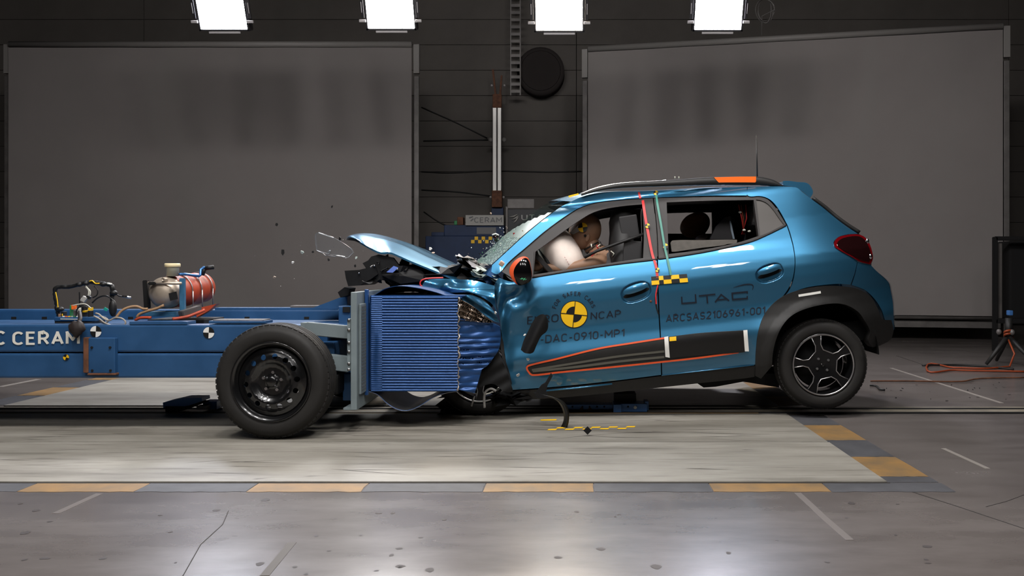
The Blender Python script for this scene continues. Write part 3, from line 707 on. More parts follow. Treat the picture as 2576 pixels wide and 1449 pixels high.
tag(MB().tube([gp(x, y) for x, y in curve([(2190, 962), (2280, 962), (2420, 963), (2460, 956), (2576, 953)], False, 12)], 0.007, 6).build('cable', 'rust'), 'thin reddish cable lying across the floor behind the rear wheel', 'cable')
tag(MB().tube([gp(x, y) for x, y in curve([(2188, 973), (2205, 975), (2213, 983), (2226, 985)], False, 6)], 0.008, 6).build('cable', 'cable_black'), 'short bit of dark cable on the floor by the rear wheel', 'cable')
# ------------------------------------------------------------------ wheels
def tyre_part(name, c, R, wd, rim, parent, blocks=64, m='rubber', local=False):
    """tyre around the y axis, outer face towards -y; c is the centre of the outer face"""
    b = MB(); h = R - rim
    prof = [(rim - 0.012, 0.03), (rim, 0.012), (rim + 0.10 * h, 0.004), (rim + 0.28 * h, 0.0), (rim + 0.55 * h, -0.001), (rim + 0.75 * h, 0.008),
            (R - 0.022, 0.020), (R - 0.010, 0.032), (R - 0.004, 0.045)]
    n = 4; x0 = 0.045; x1 = wd - 0.045
    for i in range(n):
        a = x0 + (x1 - x0) * i / n; e = x0 + (x1 - x0) * (i + 1) / n
        prof += [(R - 0.001, a + 0.006), (R - 0.001, e - 0.006)]
        if i < n - 1: prof += [(R - 0.010, e - 0.004), (R - 0.010, e + 0.004)]
    prof += [(R - 0.004, wd - 0.045), (R - 0.022, wd - 0.02), (rim + 0.55 * h, wd + 0.001), (rim, wd - 0.012), (rim - 0.012, wd - 0.03), (rim - 0.012, 0.03)]
    b.lathe(prof, c, (0, 1, 0), 96)
    o = b.build(name, m, parent, local)
    t = MB(); cv = Vector(c)
    for k_ in range(blocks):                               # shoulder lugs between the cross grooves
        a = 2 * math.pi * k_ / blocks; d = Vector((math.cos(a), 0, math.sin(a)))
        for yy in (0.041, wd - 0.041):
            t.box(cv + d * (R - 0.0130) + Vector((0, yy, 0)), (0.016, 0.022, 2 * math.pi * R / blocks * 0.72), rot=(0, -a, 0))
    return o, t

def steel_wheel(name, c, R, rim, wd, parent):
    """black pressed-steel wheel with round vents; the face towards -y"""
    cx, cy, cz = c
    root = MB()
    root.lathe([(rim, 0.012), (rim + 0.008, 0.002), (rim + 0.004, -0.002), (rim - 0.006, 0.004), (rim - 0.014, 0.016), (rim - 0.02, 0.034), (rim - 0.03, 0.045), (rim - 0.034, wd - 0.03), (rim, wd - 0.01)], c, (0, 1, 0), 72)
    w_ = root.build(name, 'rim_black', parent)
    rr = rim - 0.028
    def fn(a, b):
        r = np.sqrt(a * a + b * b) / rr
        y = np.interp(r, [0, 0.16, 0.22, 0.42, 0.50, 0.60, 0.66, 0.78, 0.9, 1.0], [0.030, 0.030, 0.036, 0.036, 0.030, 0.012, 0.010, 0.014, 0.030, 0.036])
        return np.stack([cx + a, cy + y, cz + b], 1)
    circ = lambda ax, az, r, n: [(ax + r * math.cos(2 * math.pi * k_ / n), az + r * math.sin(2 * math.pi * k_ / n)) for k_ in range(n)]
    holes = [circ(0.755 * rr * math.cos(a), 0.755 * rr * math.sin(a), 0.0155, 12) for a in [2 * math.pi * k_ / 14 + 0.1 for k_ in range(14)]]
    sheet('wheel_disc', circ(0, 0, rr, 72), fn, 'rim_black', w_, holes=holes, spacing=0.009, flange=0.008, eps=0.002)
    MB().lathe([(0.0, 0.008), (0.022, 0.008), (0.028, 0.012), (0.031, 0.03), (0.033, 0.04)], c, (0, 1, 0), 24).build('hub_cap', 'rim_black', w_)
    for k_ in range(5):
        a = math.radians(85 + 72 * k_); p = Vector((cx + 0.052 * math.cos(a), cy + 0.022, cz + 0.052 * math.sin(a)))
        MB().lathe([(0, 0), (0.009, 0.0), (0.011, 0.004), (0.011, 0.016)], p, (0, 1, 0), 6, smooth=False).build('wheel_bolt', 'chrome', w_)
    return w_

# ------------------------------------------------------------------ trolley
trolley = thing('barrier_trolley', 'blue steel crash trolley with white lettering and black wheels, at left', 'trolley', (-2.6, 5.45, 0))
def tbox(nm, x0, y0, x1, y1, Y, dpt, m, bev=0.006, par=None):
    a, b_ = P(x0, y0, Y), P(x1, y1, Y); return MB().box(((a.x + b_.x) / 2, Y + dpt / 2, (a.z + b_.z) / 2), (b_.x - a.x, dpt, a.z - b_.z), bev=bev).build(nm, m, par or trolley)
YT = 4.9
nb = tbox('upper_beam', -1000, 817, 770, 886, YT, 0.14, 'trolley_blue', 0.012)
lb = tbox('lower_beam', -1000, 889, 760, 951, YT - 0.004, 0.14, 'trolley_blue', 0.012)
fb_ = tbox('far_beam', -560, 779, 858, 845, 5.86, 0.14, 'trolley_blue', 0.012)
tbox('lower_far_beam', -560, 850, 858, 900, 5.86, 0.14, 'trolley_blue', 0.012)
for x in (28, 105, 322, 615, 765):
    q = tbox('slot_hole', x, 797, x + 12, 816, 5.855, 0.006, 'gap_black', 0.001, fb_)
z0 = P(0, 817, YT).z - 0.035
dk = MB(); dk.box((-3.4, 5.43, z0), (4.5, 0.86, 0.02)); dk.build('deck', 'trolley_blue', trolley)
for x in (-3.3, -2.75, -2.0, -1.55): MB().box((x, 5.43, z0 - 0.08), (0.10, 0.86, 0.12), bev=0.008).build('cross_member', 'trolley_blue', trolley)
# plates lying on the beams
tbox('beam_pad', 325, 809, 470, 817, YT, 0.12, 'trolley_blue', 0.003); tbox('beam_pad', 525, 807, 668, 814, YT + 0.01, 0.12, 'trolley_blue', 0.003)
tbox('rusty_strip', 535, 804, 665, 808, YT + 0.02, 0.10, 'post_grey', 0.002)
tbox('grey_strip', 730, 769, 830, 774, 5.87, 0.10, 'post_grey', 0.002)
tbox('far_beam_pad', 540, 774, 850, 779, 5.87, 0.10, 'trolley_blue', 0.002)
# bolted outrigger plate
op = tbox('side_plate', 222, 850, 289, 940, 4.865, 0.035, 'trolley_blue', 0.006)
tbox('rusty_flange', 209, 849, 223, 938, 4.868, 0.03, 'rust', 0.004, op)
tbox('plate_edge', 220, 939, 291, 944, 4.86, 0.04, 'rust', 0.003, op)
for (x, y) in ((231, 874), (277, 874), (232, 932), (278, 932)):
    MB().lathe([(0, -0.004), (0.007, -0.004), (0.007, 0.004)], P(x, y, 4.863), (0, 1, 0), 12, smooth=False).build('bolt_hole', 'gap_black', op)
lettering('lettering', 'UTAC', (-128, 868), (13, 868), (0, -36.5), flat(YT - 0.0045), 'white_ink', trolley, 0.19)
lettering('lettering', 'CERAM', (31, 868), (202, 867), (0, -36.5), flat(YT - 0.0045), 'white_ink', trolley, 0.19)

def target(px, py, r, fn, parent, ca='sticker_white', cb='sticker_black', rot=0.0, name='target_sticker', inner=False):
    """round four-quadrant sticker"""
    b = MB(); n = 12
    for q in range(4):
        pts = [(px, py)] + [(px + r * math.cos(rot + math.pi / 2 * (q + k_ / n)), py - r * math.sin(rot + math.pi / 2 * (q + k_ / n))) for k_ in range(n + 1)]
        a = np.array(pts); b.add([tuple(p) for p in fn(a[:, 0], a[:, 1])], [tuple(range(len(pts)))], q % 2)
    return b.build(name, [ca, cb], parent, recalc=False)
target(241, 834, 14, flat(YT - 0.004), trolley, 'sticker_black', 'sticker_white', -0.05); target(525, 837, 14, flat(YT - 0.004), trolley, 'sticker_black', 'sticker_white', -0.05)
target(166, 899, 7.5, flat(YT - 0.008), trolley, 'yellow', 'sticker_black', -0.3)
# front wheel
WR = 0.3225
wc = Vector((-1.694, 4.60, WR + 0.008))
wheel_n = steel_wheel('wheel', wc, WR, 0.2165, 0.2, trolley)
o, t = tyre_part('tyre', wc, WR, 0.205, 0.2165, wheel_n, 60); t.build('tread_lugs', 'rubber', wheel_n)['kind'] = 'stuff'
MB().lathe([(0.0, 0.09), (0.13, 0.09), (0.13, 0.13), (0.0, 0.13)], wc, (0, 1, 0), 32).build('brake_drum', 'gap_black', wheel_n)
MB().tube([wc + Vector((0, 0.1, 0)), wc + Vector((0, 0.7, 0)), (wc.x, 6.3, wc.z)], 0.04, 12).build('axle', 'engine_dark', trolley)
wf = Vector((wc.x, 6.30, wc.z)); wfar = MB()
wfar.lathe([(0.0, 0.1), (0.2, 0.1), (0.21, 0.0), (0.21, -0.19), (0.19, -0.2)], (wf.x, wf.y, wf.z), (0, 1, 0), 40); wf_o = wfar.build('wheel', 'rim_black', trolley)
o, t = tyre_part('tyre', (wf.x, wf.y - 0.2, wf.z), WR, 0.205, 0.211, wf_o, 60)
# grey bracket arms behind the wheel
ar = MB(); ar.bar(P(772, 826, 4.88), P(880, 836, 4.88), 0.06, 0.075, bev=0.004); ar.build('upper_arm', 'grey_paint', trolley)
ar = MB(); ar.bar(P(812, 908, 4.88), P(882, 916, 4.88), 0.06, 0.09, bev=0.004); ar.build('lower_arm', 'grey_paint', trolley)
MB().prism([tuple(P(x, y, 4.9).xz) for x, y in ((762, 811), (786, 811), (800, 870), (826, 888), (826, 896), (800, 896), (780, 860), (762, 850))], 4.86, 4.94).build('link_plate', 'grey_paint', trolley)
MB().lathe([(0, -0.01), (0.014, -0.01), (0.016, 0.0), (0.016, 0.02)], P(772, 838, 4.86), (0, 1, 0), 12).build('link_bolt', 'chrome', trolley)
MB().box(P(835, 880, 5.2), (0.18, 0.5, 0.14), bev=0.01).build('cross_box', 'trolley_blue', trolley)
tbox('front_block', 851, 770, 881, 852, 5.4, 0.5, 'trolley_blue', 0.008); tbox('front_recess', 862, 772, 880, 786, 5.39, 0.01, 'gap_black', 0.001)
MB().prism([tuple(P(x, y, 5.7).xz) for x, y in ((800, 772), (880, 742), (884, 742), (884, 776))], 5.6, 5.8).build('gusset', 'trolley_blue', trolley)
sp_ = MB(); sp_.box(P(842, 960, 4.98), (0.13, 0.3, 0.12), bev=0.02); sp_.tube([P(835, 935, 4.95), P(846, 985, 4.95)], 0.03, 10); sp_.build('suspension', 'engine_dark', trolley)
tbox('lower_bracket', 862, 940, 884, 1008, 4.95, 0.25, 'trolley_blue', 0.006)
# tail of the trolley carries a second axle out of view to the left
wc2 = Vector((-5.4, 4.60, WR + 0.008)); w2 = steel_wheel('wheel', wc2, WR, 0.211, 0.2, trolley); tyre_part('tyre', wc2, WR, 0.205, 0.211, w2, 40)
MB().tube([wc2 + Vector((0, 0.1, 0)), (wc2.x, 6.3, wc2.z)], 0.04, 12).build('axle', 'engine_dark', trolley)
w3 = MB().lathe([(0.0, 0.1), (0.2, 0.1), (0.21, 0.0), (0.21, -0.19), (0.19, -0.2)], (wc2.x, 6.3, wc2.z), (0, 1, 0), 40).build('wheel', 'rim_black', trolley); tyre_part('tyre', (wc2.x, 6.1, wc2.z), WR, 0.205, 0.211, w3, 40)

# ------------------------------------------------------------------ deformable barrier
bar = thing('deformable_barrier', 'blue corrugated honeycomb barrier block crushed against the car front', 'barrier', (-1.0, 5.45, 0.23))
XB0 = P(922, 0, 4.95).x; XB1 = P(1152, 0, 4.95).x; ZT = P(0, 745, 4.95).z; ZB = P(0, 985, 4.95).z
mp_ = MB(); mp_.box((-1.281, 5.44, (P(0, 735, 4.78).z + P(0, 1032, 4.78).z) / 2), (0.036, 1.32, P(0, 735, 4.78).z - P(0, 1032, 4.78).z), bev=0.004); mp = mp_.build('mounting_plate', 'grey_paint', bar)
MB().box((-1.31, 4.86, P(0, 1030, 4.78).z), (0.07, 0.14, 0.014), bev=0.002).build('foot_flange', 'grey_paint', mp)
MB().box((-1.312, 4.84, (P(0, 800, 4.8).z + P(0, 935, 4.8).z) / 2), (0.02, 0.10, 0.30), bev=0.003).build('bolt_plate', 'grey_paint', mp)
for y in (805, 830, 862, 885, 915, 930): MB().lathe([(0, 0.0), (0.009, 0.0), (0.009, 0.012)], P(877, y, 4.785), (0, 1, 0), 8).build('bolt', 'steel', mp)
# perforated cover on the plate
pc = MB(); pz0, pz1 = P(0, 990, 4.85).z, P(0, 764, 4.85).z
pc.box((-1.256, 5.4, (pz0 + pz1) / 2), (0.012, 1.16, pz1 - pz0), bev=0.003); pco = pc.build('perforated_cover', 'grey_paint', bar)
ph = MB()
for j in range(27):
    for i in range(5): ph.box((-1.2495, 4.845 + i * 0.024, pz0 + 0.02 + j * (pz1 - pz0 - 0.04) / 26), (0.002, 0.012, 0.011))
ph.build('perforation', 'inner_grey', pco)['kind'] = 'stuff'
MB().box((-1.249, 4.952, (ZT + ZB) / 2 + 0.01), (0.020, 0.03, ZT - ZB + 0.06), bev=0.003).build('edge_angle', 'barrier_blue', bar)
MB().box((XB0 + 0.13, 5.46, (ZT + ZB) / 2), (0.24, 0.96, ZT - ZB - 0.01)).build('core_block', 'barrier_blue', bar)
def corrugated(x0p, x1p, n, amp, Yf, nm, seed, y0p=745, y1p=985, nx=30, waver=0.0):
    r = random.Random(seed); rows = []; x0, x1 = P(x0p, 0, Yf).x, P(x1p, 0, Yf).x; zt, zb_ = P(0, y0p, Yf).z, P(0, y1p, Yf).z; m = 6
    offs = [r.uniform(-waver, waver) for _ in range(n + 1)]; ph_ = [r.uniform(0, 6) for _ in range(n + 1)]
    for j in range(n):
        for q in range(m):
            tq = q / m; row = []
            for i in range(nx + 1):
                u = i / nx; z = zt + (zb_ - zt) * (j + tq) / n
                bu = 0.006 * math.exp(-((j - 0.62 * n) / (0.25 * n)) ** 2) * math.sin(min(1, max(0, (u - 0.25 - 0.25 * abs(j / n - 0.75) * 2) * 3)) * math.pi / 2)
                y = Yf - amp * abs(math.sin(math.pi * tq)) ** 0.7 - bu + offs[j] * math.sin(u * 9 + ph_[j]) * 0.4
                row.append((x0 + (x1 - x0) * u, y, z + offs[j] * math.sin(u * 6 + ph_[j]) * 0.5))
            rows.append(row)
    rows.append([(x0 + (x1 - x0) * i / nx, Yf, zb_) for i in range(nx + 1)])
    return MB().grid(rows).build(nm, 'barrier_blue', bar)
corrugated(934, 962, 46, 0.004, 4.952, 'fine_layers', 3, nx=8, waver=0.001)['kind'] = 'stuff'
corrugated(962, 1152, 34, 0.010, 4.95, 'honeycomb_layers', 4, nx=40, waver=0.0004)['kind'] = 'stuff'
MB().box((XB0 + 0.30, 5.02, ZT + 0.002), (0.56, 0.13, 0.006)).build('top_sheet', 'barrier_blue', bar)
def band(nm, pts, Y0, Y1, m, n=8):
    c = curve(pts, False, 8); rows = []
    for i in range(n + 1):
        Y = Y0 + (Y1 - Y0) * i / n; rows.append([(P(x, y, Y0).x, Y, P(x, y, Y0).z) for x, y in c])
    b = MB().grid(rows); b.grid([[(p[0], p[1], p[2] - 0.003) for p in r] for r in rows])
    b.grid([rows[0], [(p[0], p[1], p[2] - 0.003) for p in rows[0]]])
    return b.build(nm, m, bar, recalc=False)
band('upper_cladding', [(930, 747), (948, 738), (968, 726), (1000, 719), (1045, 723), (1090, 733), (1125, 744), (1152, 752)], 4.96, 5.5, 'barrier_blue')
band('lower_cladding', [(926, 984), (950, 993), (975, 1016), (1000, 1030), (1025, 1033), (1055, 1022), (1090, 1000), (1120, 989), (1152, 984)], 4.96, 5.5, 'barrier_alu')
ed = MB(); ed.tube([P(x, y, 4.963) for x, y in curve([(926, 984), (950, 993), (975, 1016), (1000, 1030), (1025, 1033), (1055, 1022), (1090, 1000), (1120, 989), (1152, 984)], False, 8)], 0.003, 6); ed.build('cladding_edge', 'barrier_blue', bar)
def crush_fn(x, y):
    wob = 0.5 * np.sin(x * 0.06 + y * 0.03) + 2.2 * np.sin(y * 0.11)
    ph_ = (y + wob - (x - 1152) * -0.05) / 15.5
    amp = 0.024 * (0.6 + 0.4 * np.sin(y * 0.05 + 1))
    Y = 5.0 + (x - 1152) * 0.0010 + ((np.maximum(0, x - 1225)) / 35) ** 2 * 0.05 - amp * np.abs(np.sin(math.pi * ph_)) ** 0.8 + 0.002 * np.sin(x * 0.13 + y * 0.2)
    return np.stack([(x - CX0) * Y / FPX, Y, HCAM - (y - CY0) * Y / FPX], 1)
sheet('crushed_face', curve([(1153, 800, 1), (1200, 808), (1240, 814), (1257, 822, 1), (1259, 850), (1254, 880), (1240, 902, 1), (1226, 920), (1212, 929, 1), (1203, 960), (1194, 989, 1), (1170, 984), (1147, 979, 1)], True, 4), crush_fn, 'barrier_blue', bar, spacing=4, flange=0.03)
def foil_fn(x, y):
    u = (x - 1153) / 90; Y = 4.985 + u * 0.09 + 0.014 * np.sin((y - 752 - u * 52) * (0.42 + 0.3 * u)) + 0.006 * np.sin(x * 0.17 + y * 0.1)
    return np.stack([(x - CX0) * Y / FPX, Y, HCAM - (y - CY0) * Y / FPX], 1)
sheet('crumpled_foil', curve([(1152, 750, 1), (1165, 756), (1190, 771), (1218, 793), (1243, 812, 1), (1225, 812), (1190, 809), (1153, 806, 1)], True, 4), foil_fn, mat('foil', (158, 142, 128), 0.28, 0.9), bar, spacing=4, flange=0.01)
r_ = random.Random(5); te = MB()
te.tube([P(1153 + r_.uniform(-3, 4), y, 4.945 + r_.uniform(-0.006, 0.006)) for y in range(748, 984, 5)], [0.003 + 0.004 * r_.random() for _ in range(748, 984, 5)], 5)
te.build('torn_edge', mat('torn_metal', (196, 184, 172), 0.35, 0.8), bar)

# ------------------------------------------------------------------ things on the trolley
tank = thing('air_tank', 'silver and red tank with cream-capped filler strapped on the trolley', 'tank', P(430, 812, 5.25))
A = P(412, 737, 5.16); B = P(520, 722, 5.62); ax = (B - A).normalized(); L_ = (B - A).length; rT = 0.098
MB().lathe([(0.0, -0.062), (0.03, -0.060), (0.06, -0.048), (0.085, -0.026), (rT, 0.0), (rT, 0.055)], A, ax, 40).build('silver_dome', 'tank_silver', tank)
MB().lathe([(rT + 0.002, 0.05), (rT + 0.003, 0.06), (rT + 0.002, L_ * 0.42), (rT + 0.007, L_ * 0.45), (rT + 0.002, L_ * 0.48), (rT + 0.002, L_ * 0.68), (rT + 0.007, L_ * 0.71), (rT + 0.002, L_ * 0.74), (rT, L_ * 0.88), (rT * 0.7, L_ * 0.97), (0, L_)], A, ax, 40).build('red_body', 'tank_red', tank)
MB().lathe([(0, 0), (0.036, 0), (0.038, 0.06), (0.041, 0.066), (0, 0.066)], P(434, 693, 5.2) - Vector((0, 0, 0.005)), (0, 0, 1), 24).build('filler_neck', 'milky', tank)
MB().lathe([(0, 0.0), (0.043, 0.0), (0.046, 0.004), (0.046, 0.020), (0.042, 0.024), (0.0, 0.024)], P(434, 672, 5.2), (0, 0, 1), 24).build('filler_cap', 'cream', tank)
MB().lathe([(0, 0), (0.006, 0), (0.007, -0.006), (0.012, -0.006), (0.014, 0.0), (0.014, 0.03)], P(411, 703, 5.095), (0, 1, 0), 20).build('plug', 'tank_silver', tank)
MB().bar(P(374, 713, 5.09), P(391, 713, 5.09), 0.02, 0.02, bev=0.004).build('black_clamp', 'cable_black', tank)
MB().tube([P(372, 712, 5.11), P(456, 713, 5.09)], 0.009, 8).build('front_rod', 'tank_silver', tank)
MB().add([P(424, 738, 5.103), P(444, 733, 5.113), P(448, 752, 5.118), P(428, 757, 5.108)], [(0, 1, 2, 3)]).build('black_patch', 'sticker_black', tank)
MB().bar(P(459, 700, 5.13), P(460, 782, 5.13), 0.03, 0.03, bev=0.004).build('side_bracket', mat('bracket_blue', (52, 98, 128), 0.5, noise=0.2, nscale=20), tank)
MB().bar(P(367, 705, 5.18), P(371, 776, 5.18), 0.03, 0.035, bev=0.004).build('side_bracket', 'cable_black', tank)
MB().tube([P(x, y, Y) for x, y, Y in ((452, 690, 5.2), (470, 690, 5.28), (500, 695, 5.36), (504, 692, 5.37), (505, 678, 5.38), (512, 673, 5.4), (520, 673, 5.42))], 0.009, 10).build('blue_pipe', mat('pipe_blue', (60, 108, 160), 0.3, 0.4), tank)
MB().tube([P(514, 675, 5.41), P(538, 672, 5.42)], 0.014, 10).build('hose_end', 'cable_black', tank)
MB().tube([P(513, 676, 5.41), P(508, 692, 5.41)], 0.016, 10).build('valve', 'cable_black', tank)
for f0 in (0.30, 0.52, 0.78):
    c0 = A + ax * (L_ * f0); u_ = Vector((0, 0, 1)); s_ = ax.cross(u_).normalized()
    MB().tube([c0 + (s_ * math.cos(a) + u_ * math.sin(a)) * (rT + 0.007) for a in np.linspace(-0.2, math.pi + 0.2, 24)] , 0.004, 6).build('clamp_wire', 'steel', tank)
    MB().tube([c0 - s_ * (rT + 0.008) * -1 , c0 + s_ * (rT + 0.01) + Vector((0, 0, -0.13))], 0.004, 6).build('clamp_leg', 'steel', tank)
MB().bar(P(454, 790, 5.08), P(502, 775, 5.2), 0.045, 0.035, bev=0.004).build('cradle', 'post_grey', tank)
MB().box(P(415, 789, 5.22), (0.20, 0.12, 0.03), bev=0.005).build('base_plate', MATS['bracket_blue'], tank)
MB().prism([tuple(P(x, y, 5.3).xz) for x, y in ((496, 776), (548, 764), (530, 780), (498, 798))], 5.28, 5.33).build('red_flap', 'tank_red', tank)
MB().box(P(470, 806, 5.4), (0.36, 0.3, 0.03), bev=0.005).build('skid', 'engine_dark', tank)
def cable(lab, pts, Y, r, m, name='cable'):
    c = curve(pts, False, 6); Ys = Y if isinstance(Y, (tuple, list)) else (Y, Y)
    n = len(c); return tag(MB().tube([P(x, y, Ys[0] + (Ys[1] - Ys[0]) * i / (n - 1)) for i, (x, y) in enumerate(c)], r, 7).build(name, m), lab, 'cable')
cable('tan hose from the bottom of the silver tank end', [(412, 768), (395, 776), (370, 783), (350, 791), (344, 800)], (5.10, 5.1), 0.009, 'cable_tan', 'hose')
cable('tan hose joining the tank from the left', [(290, 802), (305, 783), (325, 773), (345, 771), (360, 777), (372, 777)], (5.05, 5.1), 0.008, 'cable_tan', 'hose')
cable('reddish hose lying under the tank bracket', [(434, 803), (470, 797), (495, 788), (515, 780)], (5.04, 5.15), 0.01, 'tank_red', 'hose')
cable('reddish hose end on the near beam by the tank', [(340, 806), (352, 800), (380, 799)], 5.04, 0.009, 'tank_red', 'hose')
# cable harness
hz = thing('cable_harness', 'black taped cable harness arched over the circuit tray on the trolley', 'cable harness', P(147, 800, 5.25))
pts = curve([(148, 795), (143, 764), (139, 735), (141, 725), (148, 722), (177, 721), (205, 714), (226, 710), (259, 714), (277, 717), (283, 724), (282, 740), (285, 764), (287, 795)], False, 5)
r2 = random.Random(8)
MB().tube([P(x, y, 5.25) + Vector((0, r2.uniform(-0.004, 0.004), 0)) for x, y in pts], [0.012 + 0.0035 * r2.random() for _ in pts], 9).build('taped_loom', 'cable_black', hz)
for (x, y, s_) in ((152, 778, 1.0), (286, 737, 1.1), (260, 715, 1.0), (216, 713, 1.0), (200, 716, 0.9)): MB().ellipsoid(P(x, y, 5.24), (0.022 * s_, 0.02, 0.016 * s_), seg=12, rings=8).build('tape_wrap', 'cable_black', hz)
MB().ellipsoid(P(284, 775, 5.24), (0.024, 0.022, 0.055), seg=16, rings=10).build('relay_pod', 'cable_black', hz)
for pts_, m_, r in (([(225, 708), (232, 706), (240, 713), (250, 713)], 'yellow', 0.004), ([(213, 714), (220, 725), (227, 733), (226, 744)], 'cable_white', 0.004), ([(216, 722), (223, 731), (222, 745)], 'cable_white', 0.004), ([(237, 720), (245, 728), (244, 742), (233, 749)], 'cable_black', 0.004), ([(140, 735), (144, 755), (146, 775)], 'yellow', 0.003), ([(232, 762), (245, 750), (262, 744), (276, 748), (286, 758)], 'cable_black', 0.005)):
    MB().tube([P(x, y, 5.235) for x, y in curve(pts_, False, 4)], r, 6).build('loose_wire', m_, hz)
MB().tube([P(290, 737, 5.24), P(298, 744, 5.24), P(308, 746, 5.24)], 0.005, 6).build('lead', 'cable_black', hz)
MB().tube([P(308, 745.5, 5.24), P(330, 749, 5.24)], 0.007, 8).build('silver_plug', 'chrome', hz)
MB().tube([P(270, 713, 5.235), P(281, 715, 5.235)], 0.006, 8).build('white_tape', 'sticker_white', hz)
for (x, y) in ((210, 755), (214, 750)): MB().box(P(x, y, 5.23), (0.03, 0.02, 0.02), rot=(0, 0.5, 0), bev=0.003).build('connector', 'sign_white', hz)
MB().box(P(223, 748, 5.235), (0.025, 0.02, 0.02), rot=(0, 0.4, 0), bev=0.003).build('connector', 'cable_black', hz)
MB().bar(P(200, 735, 5.245), P(201, 775, 5.245), 0.006, 0.006).build('support_rod', 'cable_black', hz)
tray = thing('circuit_tray', 'blue tray of coloured connectors on the near trolley beam', 'tray', P(180, 815, 5.1))
def trb(nm, x0, y0, x1, y1, Y, d, m): a, b_ = P(x0, y0, Y), P(x1, y1, Y); return MB().box(((a.x + b_.x) / 2, Y + d / 2, (a.z + b_.z) / 2), (b_.x - a.x, d, a.z - b_.z), bev=0.003).build(nm, m, tray)
trb('tray_body', 136, 798, 240, 808, 5.05, 0.16, 'trolley_blue'); trb('foot', 137, 808, 232, 815, 5.06, 0.14, 'post_grey')
MB().bar(P(152, 802.5, 5.048), P(197, 803, 5.048), 0.003, 0.004).build('white_edge', 'sticker_white', tray)
for (x0, y0, x1, y1, m_) in ((175, 768, 178, 796, 'board_green'), (179, 767, 184, 779, 'orange'), (184, 780, 190, 797, 'post_grey'), (191, 775, 198, 797, 'cable_white'), (204, 772, 211, 797, 'cable_black'), (207, 781, 214, 786, 'yellow'), (221, 774, 226, 782, 'yellow'), (220, 782, 226, 797, 'cable_black'), (153, 784, 159, 798, 'cable_black'), (155, 789, 158, 795, 'yellow'), (146, 790, 151, 798, 'dummy_skin')):
    trb('connector', x0, y0, x1, y1, 5.08 + r2.random() * 0.08, 0.04, m_)
for k_ in range(6): MB().box(P(160 + k_ * 7, 796.5, 5.075), (0.010, 0.01, 0.008), bev=0.001).build('connector', ['sticker_white', 'orange', 'yellow', 'milky', 'board_green', 'sticker_white'][k_], tray)
MB().tube([P(x, y, 5.09) for x, y in curve([(182, 769), (195, 766), (215, 765), (230, 776)], False, 4)], 0.003, 6).build('jumper_wire', 'cable_white', tray)
MB().tube([P(x, y, 5.08) for x, y in curve([(192, 797), (194, 778), (206, 769), (216, 772)], False, 4)], 0.005, 6).build('jumper_wire', 'cable_black', tray)
tag(MB().box(P(266, 778, 5.2), (0.022, 0.006, 0.018), rot=(0.2, 0.6, 0.3), bev=0.001).build('tape_scrap', mat('teal', (30, 150, 130), 0.4)), 'small teal scrap hanging above the loose grey cable', 'scrap')
bag = MB(); bag.ellipsoid(P(193, 828, 4.86), (0.048, 0.03, 0.05), seg=18, rings=12, fn=lambda d: 1 - 0.45 * max(0, -d.z) * abs(d.x) + 0.08 * math.sin(9 * d.x + 5 * d.z)); bag.tube([P(200, 786, 5.0), P(202, 800, 4.93), P(197, 818, 4.87)], 0.012, 8)
tag(bag.build('cable_bundle', mat('bundle_dark', (36, 28, 26), 0.6, noise=0.3, nscale=40)), 'dark bundle of wires hanging over the letter M of the trolley lettering', 'cable bundle')
cable('loose grey cable looped on top of the near trolley beam', [(236, 795), (250, 802), (263, 812), (285, 820), (305, 823), (316, 812), (308, 802), (290, 799), (275, 806), (262, 802), (248, 790), (240, 788)], 4.93, 0.005, 'cable_grey')
cable('grey cable tail lying on the near trolley beam', [(250, 806), (262, 813), (272, 806), (256, 796)], 4.95, 0.005, 'cable_grey')

# ------------------------------------------------------------------ tow dollies on the rail
def dbox(root, nm, x0, y0, x1, y1, Y, d, m, rot=None): a, b_ = P(x0, y0, Y), P(x1, y1, Y); return MB().box(((a.x + b_.x) / 2, Y + d / 2, (a.z + b_.z) / 2), (b_.x - a.x, d, a.z - b_.z), rot=rot, bev=0.003).build(nm, m, root)
d1 = thing('tow_hook', 'blue steel tow hook on the rail left of the trolley wheel', 'tow hook', (P(475, 0, 5.6).x, 5.6, 0))
MB().prism([tuple(P(x, y, 5.55).xz) for x, y in ((419, 1010), (430, 1007), (470, 998), (516, 998), (517, 1006), (490, 1016), (455, 1022), (420, 1024))], 5.5, 5.62).build('body', 'dolly_blue', d1)
MB().prism([tuple(P(x, y, 5.5).xz) for x, y in ((417, 1022), (470, 1022), (500, 1012), (512, 1014), (470, 1030), (450, 1036), (418, 1036))], 5.49, 5.6).build('jaw', 'gap_black', d1)
dbox(d1, 'arm', 510, 1010, 545, 1030, 5.58, 0.1, 'dolly_blue'); dbox(d1, 'pin', 494, 1021, 519, 1031, 5.5, 0.06, 'screen_tube')
d2 = thing('tow_dolly', 'blue perforated tow dolly on the rail under the car sill', 'tow dolly', (P(1530, 0, 5.6).x, 5.6, 0))
dbox(d2, 'arm', 1420, 1018, 1545, 1030, 5.56, 0.1, 'dolly_blue'); dbox(d2, 'block', 1543, 1016, 1628, 1036, 5.52, 0.14, 'dolly_blue'); dbox(d2, 'front_plate', 1543, 1018, 1563, 1046, 5.5, 0.03, 'dolly_blue')
dbox(d2, 'end_stop', 1622, 1010, 1632, 1032, 5.54, 0.1, 'dolly_blue'); dbox(d2, 'slide', 1420, 1030, 1630, 1037, 5.58, 0.1, 'gap_black')
for x in (1440, 1465, 1483, 1502, 1520, 1580, 1600): MB().lathe([(0, -0.001), (0.006, -0.001), (0.006, 0.004)], P(x, 1023, 5.56 if x < 1543 else 5.519), (0, 1, 0), 10).build('hole', 'gap_black', d2)
